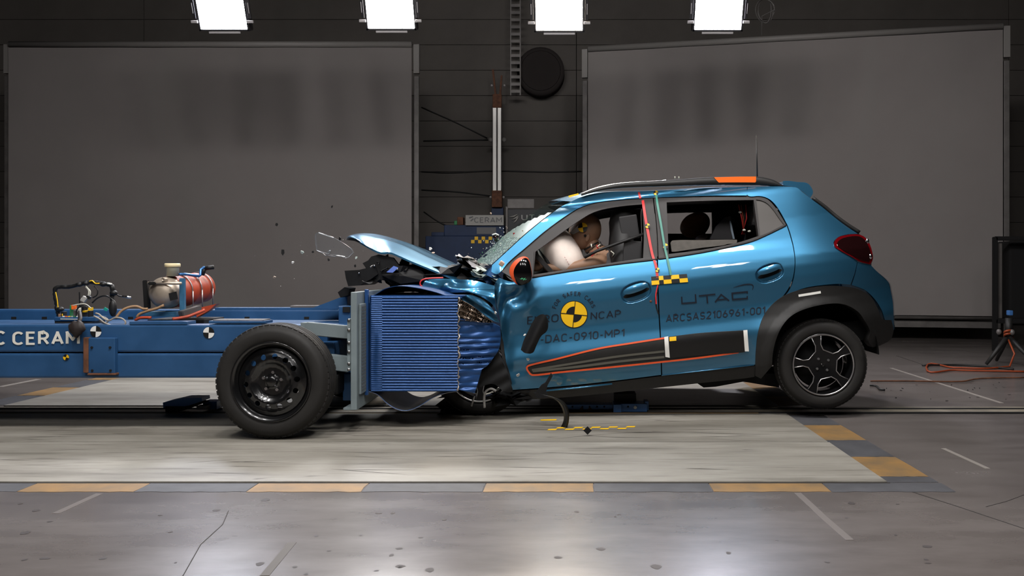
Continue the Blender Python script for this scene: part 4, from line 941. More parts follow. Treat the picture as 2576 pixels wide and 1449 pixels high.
for x in (1463, 1484): MB().lathe([(0.004, -0.004), (0.011, -0.004), (0.013, 0.002), (0.004, 0.004)], P(x, 1030, 5.558), (0, 1, 0), 7, smooth=False).build('gear', 'rust', d2)
MB().ellipsoid(P(1598, 1025, 5.52), (0.012, 0.006, 0.011), seg=12, rings=8).build('white_cap', 'sticker_white', d2)
dbox(d2, 'upper_hook', 1545, 990, 1600, 1016, 5.62, 0.12, 'engine_dark')
# ------------------------------------------------------------------ the car: side surface
CARY = 6.04; TH = math.radians(7.0); WX, WZ = 1.574, 0.348; CT, ST = math.cos(TH), math.sin(TH)
_pv = [0.10, 0.20, 0.26, 0.34, 0.42, 0.50, 0.54, 0.57, 0.64, 0.72, 0.80, 0.87, 0.94, 1.00, 1.07, 1.11, 1.15, 1.25, 1.35, 1.43, 1.465, 1.49, 1.51]
_pw = [0.64, 0.70, 0.725, 0.760, 0.780, 0.791, 0.797, 0.795, 0.777, 0.769, 0.777, 0.784, 0.782, 0.768, 0.738, 0.716, 0.700, 0.660, 0.620, 0.586, 0.565, 0.532, 0.48]
_dv = np.linspace(0.05, 1.6, 1200); _dw = np.interp(_dv, _pv, _pw)
_k = np.exp(-np.linspace(-2, 2, 41) ** 2); _k /= _k.sum(); _dw = np.convolve(np.pad(_dw, 20, mode='edge'), _k, 'valid')
def car_v(X, Z): return 0.29 - (X - WX) * ST + (Z - WZ) * CT
def half_width(X, Z):
    v = car_v(X, Z); wv = np.interp(v, _dv, _dw)
    up = np.clip((v - 1.0) / 0.25, 0, 1)
    wv = wv - 0.24 * np.maximum(0, (X - 1.40) / 0.68) ** 2.4 - up * 0.05 * np.maximum(0, (X - 0.9) / 0.7) ** 2
    wv = wv - 0.03 * np.maximum(0, (-0.1 - X) / 0.5) ** 2
    # flare around the rear arch
    rr = np.sqrt((X - WX) ** 2 + (Z - WZ) ** 2); wv = wv + 0.018 * np.exp(-((rr - 0.36) / 0.10) ** 2)
    return wv
BUMPS = []          # dents: (px, py, rx, ry, angle, depth)
def dents(x, y):
    d = np.zeros_like(x, float)
    for (cx, cy, rx, ry, an, am) in BUMPS:
        c, s = math.cos(an), math.sin(an); a = ((x - cx) * c + (y - cy) * s) / rx; b = (-(x - cx) * s + (y - cy) * c) / ry
        d = d + am * np.exp(-(a * a + b * b))
    return d
HANDLES = [(1600, 735, 39, 24, -0.33), (1936, 687, 36, 22, -0.33)]
def recess(x, y):
    d = np.zeros_like(x, float)
    for (cx, cy, rx, ry, an) in HANDLES:
        c, s = math.cos(an), math.sin(an); a = ((x - cx) * c + (y - cy) * s) / rx; b = (-(x - cx) * s + (y - cy) * c) / ry
        q = (np.abs(a) ** 2.4 + np.abs(b) ** 2.4); t = np.clip((1.08 - q) / 0.34, 0, 1); d = d + 0.016 * t * t * (3 - 2 * t)
    return d
def side(x, y, off=0.0, plain=False):
    """px -> point on the near body side (off > 0 lies outside the skin)"""
    x = np.asarray(x, float); y = np.asarray(y, float); Y = np.full_like(x, 5.28); ex = 0 if plain else dents(x, y) + recess(x, y)
    for _ in range(14): Y = 0.5 * Y + 0.5 * (CARY - half_width((x - CX0) * Y / FPX, HCAM - (y - CY0) * Y / FPX) + ex - off)
    return np.stack([(x - CX0) * Y / FPX, Y, HCAM - (y - CY0) * Y / FPX], 1)
S = lambda off, plain=False: (lambda x, y: side(x, y, off, plain))
def sp(px, py, off=0.0): return Vector(side(np.array([px]), np.array([py]), off)[0])
def dense(i):
    cx, cy, rx, ry, an = HANDLES[i]; c, s = math.cos(an), math.sin(an); el_ = lambda k: [(cx + rx * k * math.cos(a) * c - ry * k * math.sin(a) * s, cy + rx * k * math.cos(a) * s + ry * k * math.sin(a) * c) for a in np.linspace(0, 2 * math.pi, 60, endpoint=False)]
    gx, gy = np.meshgrid(np.arange(cx - 50, cx + 50, 2.4), np.arange(cy - 40, cy + 40, 2.1)); gx = gx + (np.arange(gx.shape[0])[:, None] % 2) * 1.2
    g = np.stack([gx.ravel(), gy.ravel()], 1); return el_(1.3), g[inside(g, el_(1.26))]
BUMPS += [(1256, 735, 11, 40, 0.1, -0.05), (1292, 750, 24, 15, -0.3, 0.05), (1316, 728, 18, 26, 0.5, 0.035), (1268, 775, 14, 20, 0, 0.03), (1335, 765, 14, 30, 0.7, -0.010),
          (1262, 830, 10, 60, 0, 0.02), (1280, 715, 26, 9, 0.1, -0.02), (1300, 930, 40, 16, -0.2, 0.012), (1275, 900, 12, 40, 0.2, 0.02)]

car = thing('crashed_car', 'metallic blue small hatchback with its nose crushed into the barrier', 'car', (0.75, CARY, 0.0))
def mirror(o, name=None):
    """the same panel on the far side"""
    c = o.copy(); COL.objects.link(c); c.scale = (1, -1, 1); c.location = (0, 2 * CARY, 0)
    for ch in o.children:
        d = ch.copy(); COL.objects.link(d); d.parent = c
    return c
fd_out = curve([(1256, 699, 1), (1275, 706), (1290, 709), (1318, 705), (1341, 700, 1), (1410, 688), (1475, 677), (1560, 665), (1652, 654, 1), (1653, 700), (1656, 780), (1660, 850), (1662, 900), (1663, 943, 1),
                (1560, 956), (1440, 969), (1370, 975), (1287, 981, 1), (1281, 960), (1270, 890), (1262, 840), (1257, 800), (1249, 765), (1244, 730), (1247, 708)], True, 6)
fdoor = sheet('front_door', fd_out, S(0), 'car_paint', car, spacing=7, extra=dense(0))
rd_out = curve([(1655.5, 653, 1), (1755, 638), (1833, 623), (1891, 608), (1930, 592), (1979, 568, 1), (1987, 592), (1996, 628), (1999, 665), (1992, 706), (1975, 738), (1944, 770, 1), (1922, 806), (1908, 850), (1900, 917, 1), (1780, 930), (1666, 943, 1), (1663, 850), (1659, 780), (1656, 700)], True, 6)
rdoor = sheet('rear_door', rd_out, S(0), 'car_paint', car, spacing=7, extra=dense(1))
qp_out = curve([(1981, 566, 1), (1963, 533), (1948, 512), (1932, 499), (1911, 493), (1881, 491.5), (1881, 470, 1), (1930, 469), (1969, 469), (2004, 472), (2017, 482), (2039, 499, 1), (2070, 522), (2100, 547), (2130, 570), (2158, 588, 1),
                (2130, 590), (2106, 598), (2097, 614), (2115, 631), (2144, 647), (2157, 655, 1), (2149, 690), (2139, 716, 1), (2110, 714), (2078, 716), (2026, 724), (1984, 740), (1950, 763, 1), (1980, 738), (1995, 708), (2001, 665), (1998, 628), (1989, 590)], True, 6)
quarter = sheet('quarter_panel', qp_out, S(0), 'car_paint', car, spacing=7)
cant_out = curve([(1238, 667, 1), (1275, 633), (1313, 598), (1352, 565), (1383, 541), (1410, 521), (1437, 507), (1464, 495), (1497, 486.5), (1551, 482), (1609, 481), (1686, 478), (1794, 472), (1879, 470, 1),
                  (1879, 491.5, 1), (1794, 492), (1697, 495), (1609, 499), (1532, 505), (1493, 511), (1460, 522), (1439, 533), (1410, 552), (1371, 581), (1323, 622), (1280, 659), (1262, 681, 1), (1250, 690), (1236, 684, 1)], True, 6)
cant = sheet('roof_pillar', cant_out, S(0.004), 'car_paint', car, spacing=6, flange=0.03)
bump_out = curve([(2158, 659, 1), (2166, 661), (2190, 666, 1), (2205, 682), (2235, 710, 1), (2241, 734), (2246, 763), (2248, 800), (2248, 830, 1), (2230, 812), (2218, 780), (2200, 752), (2176, 730), (2143, 717, 1), (2152, 690)], True, 5)
rbump = sheet('rear_bumper', bump_out, S(0.002), 'car_paint', car, spacing=6)
# glazing frames (black), openings left where the glass is gone
ff_out = curve([(1262, 682, 1), (1280, 660), (1323, 623), (1371, 582), (1410, 553), (1439, 534), (1460, 523), (1493, 512), (1532, 506), (1609, 500), (1642, 498.5, 1), (1650, 570), (1653, 652, 1), (1560, 663), (1475, 675), (1341, 698, 1), (1318, 703), (1290, 707)], True, 6)
fw_hole = curve([(1347, 633, 1), (1393, 600), (1426, 576), (1460, 553), (1489, 536), (1520, 526), (1570, 518), (1616, 514, 1), (1620, 590), (1618, 649, 1), (1466, 672), (1342, 691, 1)], True, 6)
fframe = sheet('front_window_frame', ff_out, S(-0.008), 'frame_black', car, holes=[fw_hole], spacing=8, flange=0.05)
rf_out = curve([(1645, 498.5, 1), (1697, 496), (1794, 493), (1881, 493), (1911, 495), (1930, 501), (1945, 515), (1959, 534), (1978, 566, 1), (1930, 590), (1891, 606), (1833, 621), (1755, 636), (1657, 651, 1), (1653, 570)], True, 6)
rw_hole = curve([(1677, 509, 1), (1780, 505), (1896, 503, 1), (1908, 594, 1), (1872, 606), (1823, 618), (1755, 630), (1682, 639, 1)], True, 6)
qg_hole = curve([(1902, 502, 1), (1914, 504), (1929, 511), (1944, 526), (1958, 546), (1972, 565, 1), (1935, 584), (1912, 593, 1)], True, 4)
rframe = sheet('rear_window_frame', rf_out, S(-0.008), 'frame_black', car, holes=[rw_hole, qg_hole], spacing=8, flange=0.05)
qglass = sheet('quarter_glass', curve([(1900, 499, 1), (1916, 501), (1933, 509), (1948, 525), (1976, 566, 1), (1935, 587), (1910, 597, 1)], True, 4), S(-0.016), 'film_grey', car, spacing=8, flange=0.004)
bt = MB(); bt.tube([sp(x, y, 0.003) for x, y in curve([(1340, 697), (1475, 675), (1560, 663), (1655, 652)], False, 10)], 0.006, 6); bt.build('belt_strip', 'frame_black', fframe)
bt = MB(); bt.tube([sp(x, y, 0.003) for x, y in curve([(1657, 651.5), (1755, 636.5), (1833, 621), (1891, 606.5), (1930, 590), (1977, 567)], False, 10)], 0.006, 6); bt.build('belt_strip', 'frame_black', rframe)
# sill, arches
sill_out = curve([(1287, 984, 1), (1370, 978), (1440, 972), (1560, 959), (1664, 946), (1780, 933), (1900, 920, 1), (1898, 948, 1), (1872, 952), (1770, 963), (1640, 977), (1500, 992), (1400, 1001), (1300, 1006, 1)], True, 8)
sheet('sill', sill_out, S(-0.004), 'black_plastic', car, spacing=10, flange=0.12)
MB().tube([sp(x, y, 0.002) for x, y in ((1664, 944.5), (1780, 931.5), (1897, 918.5))], 0.0035, 6).build('sill_highlight', 'car_paint', car)
MB().tube([sp(x, y, 0.001) for x, y in ((1364, 984), (1450, 976), (1540, 966))], 0.006, 6).build('inner_sill', 'car_paint', car)
a8 = lambda zx, zy: (1900 + zx * 0.3587, 540 + zy * 0.3589)
arch_out = [a8(*p) + ((1,) if len(p) > 2 else ()) for p in [(p[0], p[1]) for p in ((2, 1030), (6, 950), (20, 830), (60, 710), (130, 620), (230, 555), (350, 520), (500, 500), (640, 505), (740, 530), (815, 580), (860, 660), (890, 730))]]
arch_in = [a8(*p) for p in ((870, 905), (825, 930), (795, 890), (805, 820), (765, 740), (720, 680), (640, 634), (560, 622), (450, 635), (340, 665), (260, 705), (200, 765), (155, 850), (125, 960), (118, 1060))]
arch_poly = curve([arch_out[0] + (1,)] + arch_out[1:] + [a8(955, 740) + (1,), a8(968, 800), a8(950, 872), a8(880, 915) + (1,)] + [arch_in[1] + (1,)] + arch_in[2:-1] + [arch_in[-1] + (1,), a8(40, 1150) + (1,), a8(0, 1130) + (1,)], True, 5)
def arch_fn(x, y):
    p = side(x, y, 0.0, True); rr = np.sqrt((p[:, 0] - WX) ** 2 + (p[:, 2] - WZ - 0.03) ** 2)
    return side(x, y, 0.02 - 0.01 * np.clip((rr - 0.36) / 0.05, 0, 1), True)
arch = sheet('wheel_arch', arch_poly, arch_fn, 'black_plastic', car, spacing=6, flange=0.10)
lab_ = MB(); q = np.array([(2008, 741), (2064, 732), (2065, 738), (2009, 747)], float); lab_.add([tuple(p) for p in arch_fn(q[:, 0], q[:, 1]) + np.array([0, -0.003, 0])], [(0, 1, 2, 3)]); lab_.build('white_label', 'sticker_white', arch, recalc=False)
ws = MB(); ws.lathe([(0.36, 0.10), (0.37, 0.40), (0.0, 0.42)], (WX + 0.02, 5.26, WZ + 0.05), (0, 1, 0), 40, a0=math.pi - 0.1, a1=2 * math.pi - 0.02); ws.build('wheel_well', 'gap_black', car)
# side moulding
def smo(off): return S(off, True)
mo_out = curve([(1322, 925, 1), (1330, 918, 1), (1400, 902), (1505, 876), (1590, 862), (1661, 851, 1), (1760, 838), (1872, 831, 1), (1873, 886, 1), (1858, 888), (1760, 902), (1665, 912), (1530, 926), (1404, 939), (1338, 945, 1)], True, 6)
mould = sheet('side_moulding', mo_out, smo(0.012), 'black_plastic', car, spacing=8, flange=0.014)
def ribbon(nm, a, b_, fn, m, par, n=24):
    """thin strip between two px polylines"""
    A_ = np.array(a); B_ = np.array(b_); return MB().grid([[tuple(p) for p in fn(A_[:, 0], A_[:, 1])], [tuple(p) for p in fn(B_[:, 0], B_[:, 1])]]).build(nm, m, par, recalc=False)
def strip(nm, pts, wd, off, m, par, closed=False, step=8):
    c = np.array(curve(pts, closed, step)); 
    if closed: c = np.vstack([c, c[:1]])
    t = np.gradient(c, axis=0)
    if closed: t[0] = t[-1] = (c[1] - c[-2])
    t /= np.linalg.norm(t, axis=1)[:, None]; n = np.stack([-t[:, 1], t[:, 0]], 1) * wd / 2
    return ribbon(nm, c - n, c + n, smo(off), m, par)
strip('orange_outline', [(1671, 850.5), (1590, 863), (1505, 877), (1400, 903), (1331, 919.5), (1325, 925), (1330, 936), (1339, 943.5), (1404, 937), (1530, 924.5), (1665, 910.5), (1760, 900), (1858, 886.5)], 4.5, 0.0145, 'orange_line', mould)
strip('grey_stripe', [(1338, 931), (1450, 913), (1560, 896), (1671, 884)], 5.5, 0.0145, 'stripe_grey', mould); strip('grey_stripe', [(1340, 934), (1450, 923), (1560, 909), (1671, 898)], 6.0, 0.0145, 'stripe_grey', mould)
def quad(nm, pts, fn, m, par):
    return sheet(nm, curve([tuple(p) + (1,) for p in pts], True, 5), fn, m, par, spacing=6, flange=0.003)
sheet('black_cover', curve([(1683, 847, 1), (1760, 838), (1871, 831, 1), (1874, 886, 1), (1760, 894), (1685, 901, 1)], True, 6), smo(0.0165), mat('cover_black', (20, 19, 19), 0.4), mould, spacing=9, flange=0.004)
quad('white_tape', [(1671, 848), (1681, 846), (1685, 900), (1674, 898)], smo(0.022), 'sticker_white', mould); quad('white_tape', [(1870, 831), (1880, 830), (1884, 884), (1874, 884)], smo(0.019), 'sticker_white', mould)
quad('yellow_label', [(1684, 848), (1701, 846.5), (1701.5, 857), (1684.5, 858.5)], smo(0.02), 'yellow', mould)
# handles
for (cx, cy, rx, ry, an), dr in zip(HANDLES, (fdoor, rdoor)):
    def el(sx, sy, ox=0, oy=0, n=40, cut=None):
        c, s = math.cos(an), math.sin(an); o = []
        for k_ in range(n):
            a = 2 * math.pi * k_ / n; u, v = ox + rx * sx * math.copysign(abs(math.cos(a)) ** 0.85, math.cos(a)), oy + ry * sy * math.copysign(abs(math.sin(a)) ** 0.85, math.sin(a))
            o.append((cx + u * c - v * s, cy + u * s + v * c))
        return o
    sheet('grip_slot', el(0.88, 0.27, 0, 2), lambda x, y: side(x, y, 0.001), 'gap_black', dr, spacing=6, flange=0.003)
    def grip(x, y, cx=cx, cy=cy, rx=rx, ry=ry):
        c, s = math.cos(an), math.sin(an); u = ((x - cx) * c + (y - cy) * s) / rx; v = (-(x - cx) * s + (y - cy) * c + 9) / (ry * 0.42)
        return side(x, y, 0.017 + 0.010 * np.clip(1 - u * u, 0, 1) * np.clip(1 - 0.6 * v * v, 0, 1), True)
    sheet('grip', el(0.84, 0.40, 2, -9), grip, 'car_paint', dr, spacing=4, flange=0.016)
MB().lathe([(0, -0.003), (0.006, -0.003), (0.008, 0.0), (0.008, 0.006)], sp(1637, 758), (0, 1, 0), 12).build('lock_cylinder', 'rust', fdoor)
# lettering and stickers
D = S(0.0025)
lettering('lettering', 'EURO', (1326, 816.5), (1405, 809.5), (0.6, -21), D, 'decal_ink', fdoor, 0.13); lettering('lettering', 'NCAP', (1485, 804.5), (1562, 798), (0.6, -19.5), D, 'decal_ink', fdoor, 0.135)
lettering('lettering', '-DAC-0910-MP1', (1360, 863.5), (1571, 847), (0.6, -21), D, 'decal_ink', fdoor, 0.125)
lettering('lettering', 'ARCSAS2106961-001', (1675, 811.5), (1925, 790), (0.6, -20.5), D, 'decal_ink', rdoor, 0.14)
rc = (1444, 791); ang0 = math.radians(-5.5)
for k_, ch in enumerate('FOR SAFER CARS'):
    if ch == ' ': continue
    a = math.radians(160 - 137 * k_ / 13.0); rb = 47.5
    if ch == '': continue
    v, f, sz, ids = stroke_text(ch, 0.17); h = 10.5; wd = h * sz[0] / 1.1
    c = np.array([rc[0] + rb * math.cos(a), rc[1] - rb * math.sin(a)]); up = np.array([math.cos(a), -math.sin(a)]); rt = np.array([math.sin(a), math.cos(a)])
    qq = c + (v[:, :1] - 0.5) * wd * rt + v[:, 1:] * h * up
    w3 = D(qq[:, 0], qq[:, 1]); w3[:, 1] -= ids * 2.5e-4; mobj('lettering', w3, f, 'decal_ink', fdoor)
ro = MB(); n = 48; R_ = 34.5
def ringpts(r, a0, a1, m_): return [(rc[0] + r * math.cos(a0 + (a1 - a0) * i / m_), rc[1] - r * math.sin(a0 + (a1 - a0) * i / m_)) for i in range(m_ + 1)]
def addpoly(b, pts, fn, mi): q = np.array(pts, float); b.add([tuple(p) for p in fn(q[:, 0], q[:, 1])], [tuple(range(len(pts)))], mi)
for q_ in range(4):
    a0 = ang0 + math.pi / 2 * q_; addpoly(ro, [rc] + ringpts(R_, a0, a0 + math.pi / 2, 12), S(0.0025), 1); addpoly(ro, [rc] + ringpts(R_ - 1.8, a0, a0 + math.pi / 2, 12), S(0.0035), 0)
for q_ in (1, 3): a0 = ang0 + math.pi / 2 * q_; addpoly(ro, [rc] + ringpts(20, a0, a0 + math.pi / 2, 12), S(0.0045), 1)
for q_ in range(2):
    a = ang0 + math.pi / 2 * q_; dx, dy = math.cos(a), -math.sin(a); addpoly(ro, [(rc[0] + R_ * dx * s + 0.9 * dy * t_, rc[1] + R_ * dy * s - 0.9 * dx * t_) for s, t_ in ((-1, -1), (1, -1), (1, 1), (-1, 1))], S(0.005), 1)
ro.build('round_emblem', ['yellow', 'sticker_black'], fdoor, recalc=False)
# UTAC drawn as strokes
z2 = lambda x, y: (1560 + x * 0.207, 660 + y * 0.207)
ut = MB()
def stroke(pts, wd): 
    c = np.array([z2(*p) for p in pts]); 
    for a, b_ in zip(c[:-1], c[1:]):
        d = (b_ - a) / np.linalg.norm(b_ - a); n_ = np.array([-d[1], d[0]]) * wd / 2; e = d * wd * 0.45; UTN[0] += 1; addpoly(ut, [a - e - n_, b_ + e - n_, b_ + e + n_, a - e + n_], S(0.0025 + 0.0003 * (UTN[0] % 6)), 0)
UTN = [0]
stroke([(748, 425), (752, 500), (922, 487), (915, 395)], 3.6); stroke([(965, 408), (1150, 388)], 3.6); stroke([(1055, 405), (1062, 490)], 3.8); stroke([(1160, 478), (1228, 392), (1318, 462)], 3.8); stroke([(1190, 455), (1290, 447)], 3.2)
stroke([(1545, 358), (1362, 376), (1368, 452), (1545, 438)], 3.8); stroke([(1545, 438), (1545, 415)], 3.0); stroke([(1545, 358), (1545, 372)], 3.0)
ut.build('lettering', 'decal_ink', rdoor, recalc=False)
sw = MB(); c = [z2(*p) for p in curve([(1375, 308), (1450, 285), (1530, 268), (1600, 270), (1618, 290), (1608, 335)], False, 12)]
for i, (a, b_) in enumerate(zip(c[:-1], c[1:])):
    wd = 0.5 + 2.4 * math.sin(math.pi * min(1, (i + 1) / (len(c) - 1)) * 0.9); a, b_ = np.array(a), np.array(b_); d = (b_ - a) / np.linalg.norm(b_ - a); n_ = np.array([-d[1], d[0]]) * wd / 2; addpoly(sw, [a - n_, b_ - n_, b_ + n_, a + n_], D, 0)
sw.build('swoosh', 'decal_ink', rdoor, recalc=False)
# checker tape across the doors
T00, T10, T01, T11 = np.array((1638, 696.)), np.array((1728, 689.)), np.array((1639.5, 717.)), np.array((1731, 709.5))
us = [0, 0.21, 0.335, 0.55, 0.775, 1.0]
ck = MB()
for r in range(2):
    for q_ in range(5):
        def bl(u, v): return (1 - v) * ((1 - u) * T00 + u * T10) + v * ((1 - u) * T01 + u * T11)
        addpoly(ck, [bl(us[q_], r / 2), bl(us[q_ + 1], r / 2), bl(us[q_ + 1], (r + 1) / 2), bl(us[q_], (r + 1) / 2)], S(0.006), 1 if (r + q_) % 2 == 0 else 0)
ck.build('checker_tape', ['yellow', 'sticker_black'], car, recalc=False)
strip('red_tape', [(1607, 483), (1609, 492), (1611, 499)], 5.5, 0.008, 'red_tape', car); strip('red_tape', [(1617, 504), (1624, 550), (1633, 600), (1641, 640), (1650, 668), (1654, 698)], 6.5, 0.006, 'red_tape', car)
strip('red_tape', [(1655, 717), (1650, 740), (1651, 765)], 3, 0.004, 'red_tape', car)
strip('green_tape', [(1651, 490), (1653, 508), (1662, 560), (1672, 620), (1680, 655), (1688, 692)], 5.5, 0.013, 'green_tape', car)
strip('black_tear', [(1653, 735), (1649, 750), (1652, 775), (1657, 790)], 3.5, 0.003, 'gap_black', car)
for (x, y, r) in ((1650, 485, 6), (1629, 568, 6), (1674, 619, 6.5), (1654, 679, 5.5)): target(x, y, r, S(0.011), car, 'yellow', 'sticker_black', 0.3)
# tail light
tl_out = curve([(2098, 615), (2106, 599), (2130, 591), (2158, 589.5), (2176, 597), (2187, 612), (2194, 633), (2196, 651), (2189, 665, 1), (2165, 659), (2144, 647), (2115, 631), (2101, 622)], True, 4)
tail = sheet('tail_light', tl_out, S(0.008), 'tail_red', car, spacing=6, flange=0.02)
sheet('lens', curve([(2106, 615), (2113, 603), (2132, 596), (2158, 594), (2173, 601), (2183, 615), (2190, 635), (2190, 650), (2186, 659, 1), (2165, 653), (2145, 642), (2118, 627)], True, 4), lambda x, y: side(x, y, 0.014), 'tail_dark', tail, spacing=6, flange=0.006)
for (x, y) in ((2182, 607), (2190, 645)): MB().ellipsoid(sp(x, y, 0.014), (0.012, 0.008, 0.018), seg=12, rings=8).build('bulb_window', 'chrome', tail)
# tailgate, spoiler, far wrap
def wrap(nm, pts, bulge, m, par, off=0.0, n=18, step=8):
    c = np.array(curve(pts, False, step)); p = side(c[:, 0], c[:, 1], off); rows = []
    for i in range(n + 1):
        t = i / n; e = (1 - abs(2 * t - 1) ** 3); rows.append([(q[0] + bulge * e, q[1] + (2 * (CARY - q[1])) * t, q[2]) for q in p])
    return MB().grid(rows).build(nm, m, par)
wrap('tailgate_glass', [(2041, 500), (2072, 523), (2100, 548)], 0.07, 'gloss_black', car)
MB().tube([sp(x, y, 0.0) + Vector((0.006, 0, 0.004)) for x, y in curve([(2042, 499), (2072, 521), (2100, 545), (2130, 567), (2160, 586)], False, 10)], 0.012, 8).build('tailgate_seal', 'black_plastic', car)
wrap('tailgate', [(2100, 548), (2130, 570), (2160, 588), (2178, 600), (2190, 620), (2196, 650), (2192, 668), (2205, 682)], 0.09, 'car_paint', car)
wrap('bumper_skin', [(2205, 682), (2235, 710), (2241, 734), (2246, 763), (2248, 800), (2248, 830)], 0.10, 'car_paint', car)
wrap('bumper_base', [(2248, 826), (2246, 840), (2240, 853), (2215, 868), (2196, 873)], 0.08, 'black_plastic', car)
spl = MB(); sq = [(1969, 456), (2008, 458), (2031, 461), (2043, 475), (2045, 486), (2038, 498), (2017, 481), (2000, 471), (1973, 467)]
rows = []
for i in range(13):
    t = i / 12; e = (1 - abs(2 * t - 1) ** 4); Y = 5.53 + (2 * (CARY - 5.53)) * t
    rows.append([(P(x, y, 5.53).x + 0.05 * e, Y, P(x, y, 5.53).z + 0.02 * e) for x, y in curve([q_ + (1,) if i_ in (5, 8) else q_ for i_, q_ in enumerate(sq)], True, 6)])
spl.grid(rows, closed=True); spl.add(rows[0], [tuple(range(len(rows[0])))]); spl.add(rows[-1], [tuple(range(len(rows[-1])))]); spl.build('roof_spoiler', 'car_paint', car)
# roof
def lerp(a, b_, t): return a + (b_ - a) * t
rtop = curve([(1437, 507), (1464, 495), (1497, 486.5), (1551, 482), (1609, 481), (1686, 478), (1794, 472), (1879, 470), (1930, 469), (1975, 469), (2004, 472)], False, 12)
rp = side(np.array([p[0] for p in rtop]), np.array([p[1] for p in rtop]), 0.0); rows = []
for i in range(21):
    t = i / 20; e = 1 - (2 * t - 1) ** 2
    rows.append([(q[0] - 0.17 * e * max(0, 1 - k_ / 16) ** 1.5, q[1] + 2 * (CARY - q[1]) * t, q[2] + 0.035 * e) for k_, q in enumerate(rp)])
roof = MB().grid(rows).build('roof', 'car_paint', car)
rows_in = [[(p[0], p[1], p[2] - 0.035) for p in r] for r in rows]; MB().grid(rows_in).build('headliner', 'seat_grey', car)
mk = MB(); mk.box(P(1443, 493, 5.75), (0.07, 0.10, 0.012), rot=(0, -0.25, 0)); mk.build('yellow_tape', 'yellow', roof)
# roof rails
def rail_y(x): return 5.58
def make_rail():
    up = curve([(1461, 487), (1493, 475), (1532, 465.5), (1570, 459.5), (1686, 453), (1794, 445.5), (1903, 444), (1930, 448), (1949, 454), (1970, 466)], False, 8)
    lo = curve([(1463, 491), (1495, 482), (1533, 475), (1572, 471), (1686, 467), (1794, 465), (1903, 465), (1930, 466), (1949, 467), (1971, 468)], False, 8)
    m_ = min(len(up), len(lo)); iu = np.linspace(0, 1, 60)
    U = np.array(up); Lw = np.array(lo); du = np.linspace(0, 1, len(U)); dl = np.linspace(0, 1, len(Lw))
    U = np.stack([np.interp(iu, du, U[:, k_]) for k_ in (0, 1)], 1); Lw = np.stack([np.interp(iu, dl, Lw[:, k_]) for k_ in (0, 1)], 1)
    rows = []
    for (ux, uy), (lx, ly) in zip(U, Lw):
        a = P(ux, uy, 5.535); b_ = P(lx, ly, 5.52)
        rows.append([b_, lerp(b_, a, 0.75) + Vector((0, -0.006, 0)), a, a + Vector((0, 0.03, 0)), lerp(b_, a, 0.7) + Vector((0, 0.045, 0)), b_ + Vector((0, 0.045, 0))])
    o = MB().grid(rows, closed=True).build('roof_rail', 'black_plastic', car)
    top_r = MB().tube([r[2] + Vector((0, 0.012, -0.001)) for r in rows[:26]], 0.0055, 6).build('edge_glint', 'chrome', o)  # chrome strip imitates the grazing-light highlight along the black rail's top
    pf = lambda x, y: np.stack([(x - CX0) * 5.522 / FPX, np.full_like(x, 5.522), HCAM - (y - CY0) * 5.522 / FPX], 1)
    sheet('orange_insert', curve([(1796, 446, 1), (1850, 444.5), (1902, 444, 1), (1902, 456, 1), (1897, 463, 1), (1850, 464.5), (1815, 465, 1), (1806, 457, 1)], True, 6), pf, 'orange', o, spacing=8, flange=0.012)
    return o
rail_o = make_rail(); mirror(rail_o)
MB().tube([P(1905, 450, 6.0), P(1904, 395, 6.0), P(1903, 340, 6.0)], [0.006, 0.004, 0.002], 6).build('antenna', 'cable_black', car)
for (x, y) in ((1698, 450), (1708, 450)): MB().tube([P(x, y, 5.75), P(x, y - 6, 5.75)], 0.004, 6).build('marker_pin', 'milky', car)
for o in (fdoor, rdoor, quarter, cant, fframe, rframe, qglass, rbump): mirror(o)

# mirror
mi_out = curve([(1281, 681), (1286, 667), (1300, 652), (1317, 645), (1327, 649), (1333, 665), (1337, 689), (1336, 702), (1329, 710), (1305, 717), (1294, 710), (1284, 694)], True, 4)
mi_in = curve([(1292, 686), (1297, 670), (1310, 655), (1321, 649), (1328, 652), (1334, 668), (1337.5, 690), (1336, 704), (1328, 711.5), (1306, 718), (1298, 708)], True, 4)
def puff(cx, cy, rx, ry, Y0, dp):
    def f(x, y):
        q = np.clip(1 - ((x - cx) / rx) ** 2 - ((y - cy) / ry) ** 2, 0, 1); Y = Y0 - dp * np.sqrt(q); return np.stack([(x - CX0) * Y / FPX, Y, HCAM - (y - CY0) * Y / FPX], 1)
    return f
mir = sheet('door_mirror', mi_out, puff(1310, 682, 36, 42, 5.14, 0.05), 'orange_line', car, spacing=4, flange=0.07)
sheet('mirror_face', mi_in, puff(1314, 683, 30, 38, 5.128, 0.05), 'gloss_black', mir, spacing=4, flange=0.01)
MB().bar(P(1315, 700, 5.18), P(1322, 700, 5.32), 0.05, 0.04, bev=0.01).build('mirror_arm', 'black_plastic', mir)
sheet('sail_panel', curve([(1262, 683, 1), (1300, 652, 1), (1343, 632, 1), (1341, 697, 1), (1300, 707, 1)], True, 6), S(0.003), 'frame_black', fframe, spacing=10, flange=0.02)
scr = MB(); r3 = random.Random(3)
for k_ in range(10): x = 1308 + k_ * 1.6; scr.tube([P(x, 703 + r3.uniform(-3, 3), 5.083), P(x + 2, 702 + r3.uniform(-4, 2), 5.083)], 0.0012, 4)
scr.build('green_scribble', mat('scribble', (70, 180, 130), 0.5), mir)

